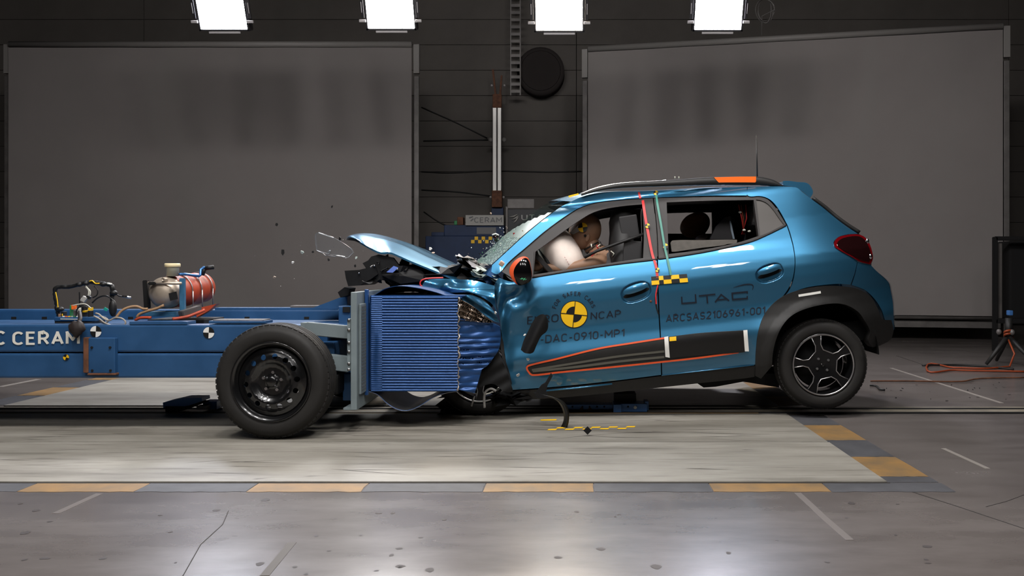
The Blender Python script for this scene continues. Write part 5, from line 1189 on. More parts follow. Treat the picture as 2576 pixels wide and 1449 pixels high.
# ------------------------------------------------------------------ wheels of the car
def alloy(name, c, parent, far=False, rot=-4.0, tilt=None):
    cx, cy, cz = c; rim = 0.195; R = 0.2935
    b = MB(); b.lathe([(rim + 0.004, 0.010), (rim + 0.006, 0.002), (rim, 0.0), (rim - 0.006, 0.004), (rim - 0.009, 0.02), (rim - 0.02, 0.06), (rim - 0.025, 0.14), (rim, 0.15)], (cx, cy, cz), (0, 1, 0), 72)
    wl = b.build(name, 'rim_black', parent)
    MB().lathe([(rim - 0.007, 0.001), (rim - 0.004, -0.002), (rim + 0.001, -0.001)], (cx, cy, cz), (0, 1, 0), 72).build('rim_ring', 'rim_silver', wl)
    tyre, t = tyre_part('tyre', (cx, cy, cz), R, 0.165, rim + 0.002, wl, 64); t.build('tread_lugs', 'rubber', wl)['kind'] = 'stuff'
    rr = rim - 0.006
    def pocket(a, g=1.0):
        p = []
        for (rad, dd) in ((0.985, -0.46), (0.985, -0.23), (0.985, 0), (0.985, 0.23), (0.985, 0.46), (0.68, 0.49), (0.50, 0.36), (0.47, 0.0), (0.50, -0.36), (0.68, -0.49)):
            p.append((rr * rad * math.cos(a + dd), rr * rad * math.sin(a + dd)))
        return p
    fn = lambda a, b_: np.stack([cx + a, cy + 0.010 + 0.022 * (1 - np.sqrt(a * a + b_ * b_) / rr) ** 1 * np.where(np.sqrt(a * a + b_ * b_) < 0.05, 1.0, 1.0) * 0.6, cz + b_], 1)
    circ = [(rr * 1.005 * math.cos(2 * math.pi * k_ / 90), rr * 1.005 * math.sin(2 * math.pi * k_ / 90)) for k_ in range(90)]
    angs = [math.radians(rot + 72 * k_) for k_ in range(5)]
    sheet('spoke_face', circ, fn, 'rim_black', wl, holes=[pocket(a) for a in angs], spacing=0.012, flange=0.03, eps=0.002)
    for a in angs:
        pts = pocket(a)[4:] + [pocket(a)[0]]
        e = np.array(pts); q_ = fn(e[:, 0], e[:, 1]); MB().tube([Vector(p) + Vector((0, -0.001, 0)) for p in q_], 0.0036, 6).build('polished_edge', 'rim_silver', wl)
    MB().lathe([(0, 0.10), (0.155, 0.10), (0.16, 0.12), (0.0, 0.13)], (cx, cy, cz), (0, 1, 0), 40).build('brake_drum', 'gap_black', wl)
    for k_ in range(4):
        a = math.radians(45 + 90 * k_ - 7); MB().lathe([(0, 0.0), (0.007, 0.0), (0.009, 0.004), (0.009, 0.014)], (cx + 0.045 * math.cos(a), cy + 0.012, cz + 0.045 * math.sin(a)), (0, 1, 0), 6, smooth=False).build('wheel_bolt', 'steel', wl)
    lg = MB(); pts = [(cx + 0.013 * math.cos(math.radians(90 + 120 * k_ + 180)), cy + 0.014, cz + 0.013 * math.sin(math.radians(90 + 120 * k_ + 180))) for k_ in range(3)]; lg.tube(pts, 0.002, 5, closed=True); lg.build('cap_logo', 'steel', wl)
    return wl
rw = alloy('rear_wheel', (WX, 5.29, WZ), car)
rw2 = rw.copy(); COL.objects.link(rw2); rw2.scale = (1, -1, 1); rw2.location = (0, 2 * CARY, 0)
for ch in rw.children:
    d = ch.copy(); COL.objects.link(d); d.parent = rw2
fwc = Vector((P(1206, 0, 5.36).x, 5.36, 0.295)); fwheel = alloy('front_wheel', tuple(fwc), car, rot=20)
MB().tube([Vector((WX, 5.45, WZ)), Vector((WX, 6.6, WZ))], 0.035, 10).build('rear_axle', 'engine_dark', car)
ub = MB(); ub.prism([tuple(P(x, y, 5.5).xz) for x, y in ((1300, 985), (1900, 925), (1990, 880), (2190, 850), (2200, 800), (1300, 900))], 5.45, 6.6); ub.build('underbody', 'gap_black', car)
ub = MB(); ub.prism([tuple(P(x, y, 5.6).xz) for x, y in ((1755, 965), (1770, 975), (1800, 973), (1870, 960), (1960, 975), (1960, 940), (1760, 940))], 5.6, 6.2); ub.build('exhaust_guard', 'engine_dark', car)

# ------------------------------------------------------------------ crushed front
def pxfn(Yf):
    def f(x, y): Y = Yf(x, y); return np.stack([(x - CX0) * Y / FPX, Y, HCAM - (y - CY0) * Y / FPX], 1)
    return f
htop = [(873, 599), (894, 589), (919, 586), (949, 589), (991, 600), (1032, 614), (1074, 635), (1116, 654), (1158, 673), (1206, 693)]
hbot = [(874, 600), (886, 604), (917, 617), (938, 627), (959, 635), (980, 634), (1001, 642), (1032, 656), (1074, 673), (1116, 690), (1158, 705), (1179, 704), (1206, 696)]
def resamp(pts, n):
    c = np.array(curve(pts, False, 4)); d = np.concatenate([[0], np.cumsum(np.linalg.norm(np.diff(c, axis=0), axis=1))]); t = np.linspace(0, d[-1], n); return np.stack([np.interp(t, d, c[:, k_]) for k_ in (0, 1)], 1)
ht, hb_ = resamp(htop, 40), resamp(hbot, 40); rows = []
for k_ in range(40):
    a = P(hb_[k_][0], hb_[k_][1], 5.38); c = P(ht[k_][0], ht[k_][1], 6.0); b2 = Vector((a.x, 2 * CARY - a.y + 0.0, a.z)); row = []
    nose = math.sin(math.pi / 2 * min(1, k_ / 10)) ** 0.6
    a = Vector((a.x, CARY - (CARY - a.y) * (0.6 + 0.4 * nose), lerp(c.z, a.z, 1)))
    for q_ in range(29):
        t = q_ / 28; s_ = abs(2 * t - 1); e = 1 - s_ ** 2.2
        x = lerp(a.x, c.x, e); z = lerp(a.z, c.z, 1 - (0.78 * s_ ** 1.7 + 0.22 * s_ ** 6)); Y = a.y + 2 * (CARY - a.y) * t
        z += 0.010 * math.exp(-((s_ - 0.55) / 0.12) ** 2) * math.sin(math.pi * k_ / 39)
        row.append(Vector((x, Y, z)))
    rows.append(row)
hd = MB().grid(rows); hd.grid([[p - Vector((0, 0, 0.012)) for p in r] for r in rows], 1); 
for j in (0, -1): hd.grid([[r[j] for r in rows], [r[j] - Vector((0, 0, 0.012)) for r in rows]])
hood = hd.build('bonnet', ['car_paint', 'engine_dark'], car, recalc=False)
# fender pieces
def fend(x, y):
    Y = 5.22 + 0.0006 * (1245 - x) + 0.0035 * np.maximum(0, 726 - y) * 0.6
    Y = Y - 0.035 * np.exp(-((x - 1125) / 14) ** 2 - ((y - 718) / 10) ** 2) + 0.03 * np.exp(-((x - 1150) / 20) ** 2 - ((y - 714) / 9) ** 2) - 0.02 * np.exp(-((y - 735 - (x - 1180) * 0.25) / 9) ** 2) + 0.012 * np.sin(x * 0.06 + y * 0.05)
    return Y
sheet('front_fender', curve([(1063, 717, 1), (1068, 708), (1080, 703), (1115, 701), (1155, 703), (1194, 706), (1244, 719, 1), (1244, 745), (1247, 770), (1252, 792, 1), (1243, 772), (1231, 759), (1207, 745), (1181, 736), (1152, 736), (1126, 735), (1102, 732), (1076, 727)], True, 4), pxfn(fend), 'car_paint', car, spacing=4, flange=0.03)
sheet('fender_lip', curve([(1158, 743, 1), (1180, 742), (1207, 751), (1230, 768), (1245, 788), (1256, 812, 1), (1241, 807), (1220, 793), (1189, 770), (1168, 759)], True, 4), pxfn(lambda x, y: 5.13 + 0.0009 * (x - 1158) + 0.012 * np.sin((y - (x - 1158) * 0.62) * 0.22) + 0.006 * np.sin(x * 0.11)), 'car_paint', car, spacing=4, flange=0.03)
sheet('cowl_corner', curve([(1206, 694, 1), (1240, 668, 1), (1252, 690), (1262, 700, 1), (1246, 712), (1240, 722, 1), (1222, 710)], True, 4), pxfn(lambda x, y: 5.34 + 0.0006 * (x - 1206) + 0.01 * np.sin(x * 0.13 + y * 0.1)), mat('car_paint_dark', (26, 66, 108), 0.4, 0.4, coat=0.5), car, spacing=5, flange=0.02)
MB().tube([P(x, y, 5.26) for x, y in curve([(1066, 724), (1057, 716), (1060, 706), (1075, 701), (1115, 699)], False, 4)], 0.005, 6).build('red_wire', 'red_tape', car)
# fragments of the front end
def crumple_box(nm, c, size, m, seed, par, rot=(0, 0, 0), amp=0.25, cuts=4, label=None):
    bm = bmesh.new(); bmesh.ops.create_cube(bm, size=1.0); bmesh.ops.subdivide_edges(bm, edges=bm.edges[:], cuts=cuts, use_grid_fill=True); r = random.Random(seed)
    R = Euler(rot).to_matrix(); offs = {}
    for v in bm.verts:
        n_ = Vector((r.uniform(-1, 1), r.uniform(-1, 1), r.uniform(-1, 1))) * amp; p = v.co + n_ * 0.4
        v.co = R @ Vector((p.x * size[0], p.y * size[1], p.z * size[2])) + Vector(c)
    me = bpy.data.meshes.new(nm); bm.to_mesh(me); bm.free(); me.materials.append(M_(m)); o = bpy.data.objects.new(nm, me); link(o, par)
    if label: o['label'] = label
    return o
crumple_box('engine_bay', P(1090, 700, 5.75), (0.46, 0.7, 0.16), 'engine_dark', 1, car, amp=0.3); crumple_box('engine_bay', P(1160, 745, 5.75), (0.34, 0.7, 0.20), 'engine_dark', 2, car, amp=0.3)
def shard(nm, x, y, Y, sz, m, seed, par):
    r = random.Random(seed); n = 6; pts = [(sz * r.uniform(0.35, 1.1) * math.cos(2 * math.pi * k_ / n), sz * r.uniform(0.3, 0.8) * math.sin(2 * math.pi * k_ / n)) for k_ in range(n)]
    R = Euler((r.uniform(-0.9, 0.9), r.uniform(-1.2, 1.2), r.uniform(-0.9, 0.9))).to_matrix(); b = MB(); V = [R @ Vector((p[0], d, p[1])) + P(x, y, Y) for d in (-0.003, 0.003) for p in pts]
    b.add(V, [tuple(range(n)), tuple(range(2 * n - 1, n - 1, -1))] + [(k_, k_ + n, (k_ + 1) % n + n, (k_ + 1) % n) for k_ in range(n)]); return b.build(nm, m, par)
r6 = random.Random(77)
for k_ in range(70):
    x = r6.uniform(925, 1190); top_ = np.interp(x, [925, 960, 1010, 1075, 1160, 1200], [668, 648, 660, 685, 708, 712]); bot = np.interp(x, [925, 960, 1000, 1100, 1200], [705, 720, 712, 725, 740])
    shard('engine_fragment', x, r6.uniform(top_, bot), r6.uniform(5.38, 5.75), r6.uniform(0.025, 0.085), r6.choice(['engine_dark'] * 5 + ['black_plastic', 'cable_black', 'steel']), 500 + k_, car)
crumple_box('radiator_core', P(1010, 688, 5.8), (0.26, 0.7, 0.10), 'gap_black', 3, car, rot=(0, 0.25, 0), amp=0.25, cuts=6)
MB().prism([tuple(P(x, y, 5.4).xz) for x, y in ((869, 681), (905, 679), (930, 673), (945, 668), (952, 690), (935, 702), (905, 718), (878, 720), (872, 700))], 5.38, 5.8).build('bumper_shard', 'engine_dark', car)
MB().prism([tuple(P(x, y, 5.36).xz) for x, y in ((908, 662), (922, 655), (930, 645), (948, 640), (985, 648), (1000, 668), (985, 700), (950, 705), (925, 690), (915, 672))], 5.40, 5.44).build('grille_shard', 'engine_dark', car)
MB().prism([tuple(P(x, y, 5.5).xz) for x, y in ((855, 735), (872, 722), (885, 725), (880, 742), (862, 748))], 5.45, 5.6).build('bumper_shard', 'engine_dark', car)
sheet('blue_scrap', [(972, 685), (990, 669), (1002, 673), (988, 686)], pxfn(lambda x, y: 5.34 + 0 * x), mat('scrap_blue', (96, 120, 190), 0.4), car, spacing=6, flange=0.004)
MB().ellipsoid(P(903, 687, 5.37), (0.006, 0.006, 0.006), seg=8, rings=6).build('lamp_chip', 'chrome', car)
r4 = random.Random(17)
for k_ in range(16):
    x, y = r4.uniform(940, 1180), 0; y = np.interp(x, [940, 1060, 1180], [660, 705, 722]) + r4.uniform(-12, 14)
    MB().tube([P(x, y, 5.36), P(x + r4.uniform(-14, 14), y + r4.uniform(-8, 8), 5.4), P(x + r4.uniform(-24, 24), y + r4.uniform(-6, 10), 5.38)], r4.uniform(0.003, 0.008), 6).build('torn_wire', r4.choice(['cable_black', 'engine_dark', 'steel', 'cable_black']), car)
# wheel liner and sill wreckage
sheet('wheel_liner', curve([(1251, 880, 1), (1262, 905), (1276, 935), (1286, 972, 1), (1288, 986), (1266, 984, 1), (1240, 966), (1207, 974, 1), (1202, 955), (1212, 930), (1240, 905)], True, 5), pxfn(lambda x, y: 5.12 + 0.006 * np.sin(x * 0.09 + y * 0.17) + 0.0008 * (x - 1200)), 'gap_black', car, spacing=6, flange=0.03)
crumple_box('suspension_debris', P(1290, 992, 5.45), (0.20, 0.3, 0.06), 'engine_dark', 6, car, rot=(0, -0.1, 0), amp=0.7); crumple_box('suspension_debris', P(1170, 1010, 5.6), (0.24, 0.3, 0.10), 'engine_dark', 7, car, amp=0.6)
sheet('door_edge_tear', curve([(1258, 838, 1), (1266, 860), (1270, 900), (1282, 940), (1288, 968, 1), (1278, 955), (1268, 925), (1260, 880)], True, 4), S(0.008), 'gap_black', car, spacing=5, flange=0.01)
pipe = MB(); pipe.tube([P(x, y, 5.16) for x, y in curve([(1219, 1026), (1218, 1000), (1222, 985), (1235, 978), (1248, 984)], False, 4)], 0.008, 8); pipe.build('bent_bracket', mat('bracket_grey', (120, 118, 114), 0.5), car)
pipe = MB(); pipe.tube([P(x, y, 5.16) for x, y in ((1186, 1022), (1190, 1008), (1194, 996))], 0.006, 8); pipe.build('bent_bracket', MATS['bracket_grey'], car)

# ------------------------------------------------------------------ windscreen
wn = resamp([(1238, 667), (1275, 633), (1313, 598), (1352, 565), (1383, 541), (1410, 521), (1437, 507)], 24); wp = side(wn[:, 0], wn[:, 1], -0.01); grid_w = []
for k_ in range(24):
    q = wp[k_]; row = []
    for i in range(25):
        t = i / 24; e = 1 - (2 * t - 1) ** 2; row.append(Vector((q[0] - 0.175 * e, q[1] + 2 * (CARY - q[1]) * t, q[2] + 0.02 * e)))
    grid_w.append(row)
MB().grid(grid_w[9:]).build('windscreen', 'clear_glass', car)
sh = MB(); cut = [[grid_w[k_][i] + Vector((-0.004, 0, 0.004)) for i in range(25)] for k_ in range(24)]
V = [p for r in cut for p in r]; lo_f = []; hi_f = []
for k_ in range(23):
    lim = int(np.interp(k_, [0, 6, 10, 14, 19], [13, 12, 8, 4, 0])) if k_ < 19 else 0
    for i in range(lim):
        if k_ < 8 and r4.random() < 0.12 and i > 3: continue
        (lo_f if k_ < 9 else hi_f).append((k_ * 25 + i, k_ * 25 + i + 1, (k_ + 1) * 25 + i + 1, (k_ + 1) * 25 + i))
def used(fs): ids = sorted({i for f in fs for i in f}); mp_i = {i: n for n, i in enumerate(ids)}; return [V[i] for i in ids], [tuple(mp_i[i] for i in f) for f in fs]
MB().add(*used(lo_f)).build('shattered_glass', 'crazed_glass', car, recalc=False); MB().add(*used(hi_f), 0, True).build('pale_glass_sheet', 'pale_glass', car, recalc=False)
crumple_box('cowl_debris', P(1190, 664, 5.7), (0.12, 0.5, 0.05), 'post_grey', 9, car, rot=(0, 0.5, 0), amp=0.8); crumple_box('cowl_debris', P(1222, 690, 5.5), (0.12, 0.3, 0.04), mat('glass_rubble', (170, 182, 176), 0.3), 10, car, rot=(0, 0.4, 0), amp=0.9)
MB().tube([P(x, y, 5.5) for x, y in curve([(1145, 643), (1155, 650), (1166, 660), (1166, 670)], False, 4)], 0.007, 6).build('wiper_arm', 'steel', car)
MB().tube([P(x, y, 5.52) for x, y in curve([(1168, 650), (1176, 658), (1200, 660)], False, 4)], 0.012, 8).build('wiper_pivot', 'post_grey', car)
MB().box(P(1262, 663, 5.18), (0.03, 0.03, 0.03), rot=(0.3, 0.6, 0.2), bev=0.006).build('camera_marker', mat('marker_tan', (170, 150, 130), 0.5), car)

# ------------------------------------------------------------------ cabin
def lin(xs, ys): return lambda x: np.interp(x, xs, ys)
tub = MB(); wallpoly = [(1275, 712), (1345, 702), (1475, 681), (1655, 658), (1833, 627), (1930, 598), (1990, 640), (1985, 740), (1920, 830), (1895, 910), (1660, 938), (1295, 975)]
for (Yw) in (5.36, 6.72):
    f0 = [P(x, y, 5.36) for x, y in wallpoly]; tub.prism([(p.x, p.z) for p in f0], Yw - 0.01, Yw + 0.01)
tub.prism([tuple(P(x, y, 5.4).xz) for x, y in ((1290, 960), (1895, 905), (1895, 895), (1290, 950))], 5.36, 6.72)
tub.build('cabin_tub', 'gap_black', car)
tub = MB(); tub.prism([tuple(P(x, y, 5.4).xz) for x, y in ((1265, 690), (1335, 690), (1350, 720), (1330, 760), (1300, 940), (1265, 940))], 5.42, 6.66); tub.build('dashboard', 'seat_black', car)
sw_c = P(1385, 668, 5.69); sw_ax = Vector((0.86, 0, 0.5)).normalized()
stw = MB(); u_ = Vector((0, 1, 0)); w2_ = sw_ax.cross(u_); stw.tube([sw_c + (u_ * math.cos(a) + w2_ * math.sin(a)) * 0.18 for a in np.linspace(0, 2 * math.pi, 40, endpoint=False)], 0.015, 8, closed=True); stw.tube([sw_c - sw_ax * 0.25, sw_c], 0.03, 10); stw.build('steering_wheel', 'seat_black', car)
ab = MB(); R90 = (0, -0.55, 0); ab.ellipsoid(P(1408, 640, 5.68), (0.135, 0.25, 0.235), rot=R90, seg=40, rings=24, fn=lambda d: 1 + 0.04 * math.cos(6 * math.atan2(d.y, d.z)) * (1 - d.x ** 2) + 0.05 * d.x)
bag_o = ab.build('airbag', 'airbag_cloth', car)
st = MB(); Rm = Euler(R90).to_matrix(); c0 = P(1408, 640, 5.68)
for k_ in range(40):
    a0 = math.pi * (0.55 + 0.9 * k_ / 40); a1 = a0 + 0.03
    pt = lambda a: c0 + Rm @ Vector((0.02, 0.252 * 1.02 * math.sin(-a) * -1 * -1, 0.237 * 1.02 * math.cos(a)))
    st.tube([pt(a0), pt(a1)], 0.002, 4)
st.build('stitching', mat('stitch', (196, 130, 128), 0.6), bag_o)
MB().bar(P(1347, 640, 5.45), P(1392, 690, 5.42), 0.02, 0.03, bev=0.004).build('quarter_pillar', 'seat_black', car)
def seat(nm, x0, Yc, wd=0.46):
    """bucket seat built around its base point x0 (px at the hip)"""
    b = MB(); hip = P(x0, 742, Yc); top = P(x0 + 2, 528, Yc)
    def rowat(c, dx, w_, th, n=14): return [c + Vector((th * math.cos(a) * 0.5, w_ * 0.5 * math.copysign(abs(math.sin(a)) ** 0.6, math.sin(a)), 0.0)) for a in np.linspace(0, 2 * math.pi, n, endpoint=False)]
    prof = [(0, wd, 0.24), (0.2, wd, 0.23), (0.45, wd * 0.98, 0.21), (0.62, wd * 0.86, 0.19), (0.72, wd * 0.72, 0.18), (0.85, wd * 0.64, 0.19), (0.96, wd * 0.56, 0.16), (1.0, wd * 0.4, 0.10)]
    rows = [rowat(lerp(hip, top, t), 0, w_, th) for t, w_, th in prof]; b.grid(rows, closed=True); b.add(rows[-1], [tuple(range(14))])
    o = b.build(nm, 'seat_black', car)
    MB().box(hip + Vector((-0.22, 0, -0.02)), (0.46, wd, 0.14), rot=(0, -0.1, 0), bev=0.04).build('cushion', 'seat_black', o)
    ins = MB(); 
    for (t0, t1, w_) in ((0.06, 0.60, wd * 0.52), (0.74, 0.94, wd * 0.36)):
        a, c = lerp(hip, top, t0), lerp(hip, top, t1); ins.bar(a + Vector((-0.055, 0, 0)), c + Vector((-0.05, 0, 0)), w_, 0.05, bev=0.015, up=(0, 1, 0) if False else (1, 0, 0))
    ins.build('seat_insert', 'seat_grey', o)
    MB().box(lerp(hip, top, 0.40) + Vector((0.05, -wd * 0.5, 0)), (0.12, 0.02, 0.26), rot=(0, 0.06, 0), bev=0.008).build('side_bolster', 'seat_grey', o); MB().box(lerp(hip, top, 0.78) + Vector((0.035, -wd * 0.34, 0)), (0.12, 0.02, 0.16), rot=(0, -0.15, 0), bev=0.008).build('headrest_side', 'seat_grey', o)
    return o
seat('front_seat', 1565, 5.68); seat('front_seat', 1562, 6.40)
rs_ = MB(); a, c = P(1905, 690, 6.04), P(1930, 560, 6.04); rs_.bar(a, c, 1.15, 0.12, up=(1, 0, 0), bev=0.03); rs_.box(P(1850, 720, 6.04), (0.45, 1.15, 0.14), bev=0.04)
for yy in (5.65, 6.4): rs_.box(P(1900, 545, yy), (0.09, 0.24, 0.15), rot=(0, 0.1, 0), bev=0.03)
rs_.build('rear_bench', 'seat_black', car)
MB().tube([P(x, y, 5.43) for x, y in ((1619, 589), (1560, 610), (1500, 632), (1470, 648))], 0.010, 6).build('seat_belt', 'seat_black', car)
MB().tube([P(x, y, 5.6) for x, y in ((1500, 600), (1512, 610), (1510, 618), (1498, 616))], 0.002, 5).build('thin_wire', 'cable_black', car)
sheet('window_padding', curve([(1687, 612, 1), (1692, 605), (1760, 604), (1820, 603), (1854, 603, 1), (1853, 611), (1830, 614), (1820, 617), (1760, 624), (1700, 633), (1690, 633, 1)], True, 5), S(-0.03), mat('padding_grey', (80, 76, 71), 0.85, noise=0.15, nscale=30), car, spacing=8, flange=0.03)
bh = MB(); bh.prism([tuple(P(x, y, 6.6).xz) for x, y in ((1790, 500), (1925, 495), (1950, 560), (1940, 660), (1660, 660), (1660, 588), (1790, 588))], 6.58, 6.60); bh.build('rear_trim', 'gap_black', car)
for k_ in range(4): MB().tube([P(1858 + 6 * k_, 515, 5.6), P(1866 + 4 * k_, 550, 5.58), P(1872 - 2 * k_, 590, 5.6)], 0.004, 5).build('test_wire', ['red_tape', 'cable_orange', 'cable_black', 'red_tape'][k_], car)
for (x, y) in ((1862, 534), (1872, 579), (1885, 582)): MB().ellipsoid(P(x, y, 5.58), (0.012, 0.01, 0.008), seg=8, rings=6).build('connector', 'cable_white', car)
for k_ in range(9):
    x, y = r4.uniform(1478, 1540), r4.uniform(606, 640)
    MB().tube([P(x, y, 5.5), P(x + r4.uniform(-8, 8), y + 6, 5.48), P(x + r4.uniform(-14, 14), y + r4.uniform(4, 16), 5.5)], 0.004, 5).build('test_wire', ['red_tape', 'cable_white', 'cable_black'][k_ % 3], car)
# ------------------------------------------------------------------ dummies
def skin_body(name, joints, edges, root, m, parent, lev=2):
    me = bpy.data.meshes.new(name); me.from_pydata([tuple(j[0]) for j in joints], edges, []); me.materials.append(M_(m))
    o = bpy.data.objects.new(name, me); link(o, parent)
    md = o.modifiers.new('Skin', 'SKIN'); md.use_smooth_shade = True
    if not me.skin_vertices: pass
    for i, j in enumerate(joints):
        sv = me.skin_vertices[0].data[i]; r = j[1]; sv.radius = (r, r) if not isinstance(r, tuple) else r; sv.use_root = (i == root)
    s2 = o.modifiers.new('Subsurf', 'SUBSURF'); s2.levels = lev; s2.render_levels = lev
    return o
dm = thing('crash_test_dummy', 'brown crash-test dummy at the wheel with its face in the airbag', 'dummy', P(1530, 760, 5.68))
Yd = 5.68
J = [(P(1548, 752, Yd), 0.13), (P(1540, 715, Yd), 0.13), (P(1525, 672, Yd), 0.14), (P(1510, 642, Yd), 0.10), (P(1494, 628, Yd), 0.055),
     (P(1506, 664, 5.52), 0.058), (P(1482, 661, 5.48), 0.05), (P(1455, 672, 5.47), 0.042), (P(1405, 676, 5.50), 0.036), (P(1365, 671, 5.52), 0.028),
     (P(1512, 652, 5.84), 0.062), (P(1470, 668, 5.90), 0.05), (P(1440, 680, 5.90), 0.042), (P(1372, 670, 5.86), 0.03),
     (P(1520, 765, 5.58), 0.08), (P(1410, 760, 5.56), 0.06), (P(1360, 830, 5.56), 0.045), (P(1330, 880, 5.56), 0.04), (P(1520, 765, 5.78), 0.08), (P(1410, 760, 5.80), 0.06), (P(1360, 830, 5.80), 0.045), (P(1330, 880, 5.80), 0.04)]
E = [(0, 1), (1, 2), (2, 3), (3, 4), (3, 5), (5, 6), (6, 7), (7, 8), (8, 9), (3, 10), (10, 11), (11, 12), (12, 13), (0, 14), (14, 15), (15, 16), (16, 17), (0, 18), (18, 19), (19, 20), (20, 21)]
skin_body('body', J, E, 0, 'dummy_skin', dm)
MB().tube([J[0][0], J[1][0], J[2][0], P(1512, 648, Yd), P(1503, 632, Yd)], [0.16, 0.165, 0.175, 0.14, 0.085], 20).build('vest', 'dummy_suit', dm)
hd_ = MB(); hc = P(1473, 582, Yd)
def headfn(d):
    f = 1.0
    f += 0.10 * max(0, -d.x) * max(0, -d.z + 0.2); f -= 0.10 * max(0, d.x) * max(0, -d.z); f += 0.05 * math.exp(-((d.x + 0.95) ** 2 + d.y ** 2 + (d.z + 0.15) ** 2) / 0.03)
    return f
hd_.ellipsoid(hc, (0.105, 0.082, 0.13), rot=(0, 0.35, 0), seg=32, rings=22, fn=headfn); hd_.tube([P(1492, 630, Yd), P(1484, 605, Yd)], 0.055, 16); hd_.ellipsoid(P(1478, 598, Yd - 0.078), (0.016, 0.008, 0.028), rot=(0, 0.3, 0), seg=12, rings=8)
ho = hd_.build('head', 'dummy_skin', dm)
YH = Yd - 0.094
target(1466, 572, 12, lambda x, y: np.stack([(x - CX0) * (YH + 0.00012 * ((x - 1474) ** 2 + (y - 590) ** 2) * 0.12) / FPX, YH + 0.0000144 * ((x - 1474) ** 2 + (y - 590) ** 2), HCAM - (y - CY0) * YH / FPX], 1), ho, 'yellow', 'sticker_black', 0.15)
MB().lathe([(0, -0.002), (0.009, -0.002), (0.010, 0.012)], P(1472, 593, Yd - 0.084), (0, 1, 0), 14).build('ear_hole', 'gap_black', ho)
MB().add([P(1432, 586, Yd - 0.07), P(1456, 566, Yd - 0.081), P(1460, 580, Yd - 0.084), P(1442, 590, Yd - 0.08)], [(0, 1, 2, 3)]).build('face_tape', 'sign_white', ho)
nk = MB()
for k_ in range(4): nk.lathe([(0.04, 0), (0.058, 0.004), (0.058, 0.014), (0.04, 0.018)], P(1486 + k_ * 5, 616 + k_ * 7, Yd), (0.4, 0, -0.7), 20)
nk.build('neck_rings', 'cable_black', dm)
for sgn, (wx, wy, wY) in ((-1, (1362, 670, 5.52)), (1, (1370, 669, 5.86))):          # hands, five fingers closed on the wheel rim
    hnd = MB(); w0 = P(wx, wy, wY); hnd.ellipsoid(w0 + Vector((-0.035, 0, 0.0)), (0.045, 0.024, 0.034), seg=16, rings=10)
    for f in range(4):
        b0 = w0 + Vector((-0.060, 0.012, 0.026 - 0.018 * f)); L = 0.034 - 0.004 * abs(f - 1.2)
        hnd.tube([b0, b0 + Vector((-L * 0.8, 0.010, 0.002)), b0 + Vector((-L * 1.1, 0.030, -0.004)), b0 + Vector((-L * 0.7, 0.046, -0.008))], [0.010, 0.0095, 0.009, 0.007], 8)
    hnd.tube([w0 + Vector((-0.02, -0.012, 0.026)), w0 + Vector((-0.040, -0.018, 0.046)), w0 + Vector((-0.062, -0.006, 0.052))], [0.012, 0.011, 0.008], 8)
    hnd.build('hand', 'dummy_skin', dm)
ch = thing('child_dummy', 'dark brown child dummy head bowed in the rear window', 'dummy', P(1770, 690, 6.1))
J = [(P(1790, 700, 6.1), 0.10), (P(1785, 660, 6.1), 0.10), (P(1775, 620, 6.1), 0.10), (P(1762, 596, 6.1), 0.05), (P(1760, 612, 5.98), 0.045), (P(1740, 640, 5.94), 0.035), (P(1715, 650, 5.96), 0.028), (P(1760, 612, 6.22), 0.045), (P(1740, 640, 6.26), 0.035), (P(1715, 650, 6.24), 0.028),
     (P(1760, 715, 6.02), 0.06), (P(1710, 715, 6.0), 0.05), (P(1700, 770, 6.0), 0.04), (P(1760, 715, 6.18), 0.06), (P(1710, 715, 6.2), 0.05), (P(1700, 770, 6.2), 0.04)]
skin_body('body', J, [(0, 1), (1, 2), (2, 3), (2, 4), (4, 5), (5, 6), (2, 7), (7, 8), (8, 9), (0, 10), (10, 11), (11, 12), (0, 13), (13, 14), (14, 15)], 0, 'dummy_suit', ch)
h2 = MB(); h2.ellipsoid(P(1750, 567, 6.0), (0.088, 0.078, 0.112), rot=(0, 0.9, 0), seg=28, rings=18, fn=lambda d: 1 + 0.14 * max(0, -d.x) * max(0, -d.z + 0.3) - 0.1 * max(0, d.x) * max(0, -d.z)); h2.tube([P(1764, 600, 6.1), P(1754, 580, 6.1)], 0.045, 14); h2o = h2.build('head', mat('child_skin', (150, 92, 52), 0.5, noise=0.15, nscale=12), ch)
MB().ellipsoid(P(1765, 598, 5.95), (0.045, 0.03, 0.022), rot=(0, -0.2, 0), seg=16, rings=10).build('collar', mat('pinkish', (220, 190, 186), 0.6), ch)
cs = thing('child_restraint', 'grey winged child seat shell behind the rear side window', 'child seat', P(1825, 700, 6.0))
sh_ = MB(); rows = []
for k_ in range(9):
    t = k_ / 8; px = np.interp(t, [0, 0.5, 1], [1772, 1790, 1840]); py = np.interp(t, [0, 0.5, 1], [640, 585, 545]); rows.append([P(px + 30 * math.sin(a) * (1 - t * 0.5) * 0.6, py + 12 * math.sin(a), 6.0 - 0.22 * math.cos(a)) for a in np.linspace(0.05, math.pi - 0.05, 12)])
sh_.grid(rows); sh_.build('shell', 'seat_grey', cs, recalc=False)
MB().prism([tuple(P(x, y, 5.74).xz) for x, y in ((1785, 602), (1800, 570), (1822, 548), (1836, 544), (1842, 575), (1846, 603))], 5.72, 5.76).build('side_wing', mat('wing_grey', (62, 60, 62), 0.6), cs)
MB().prism([tuple(P(x, y, 5.72).xz) for x, y in ((1835, 556), (1838, 556), (1843, 580), (1848, 601), (1843, 601), (1838, 580))], 5.71, 5.73).build('white_edge', mat('pale_edge', (170, 186, 200), 0.4), cs)

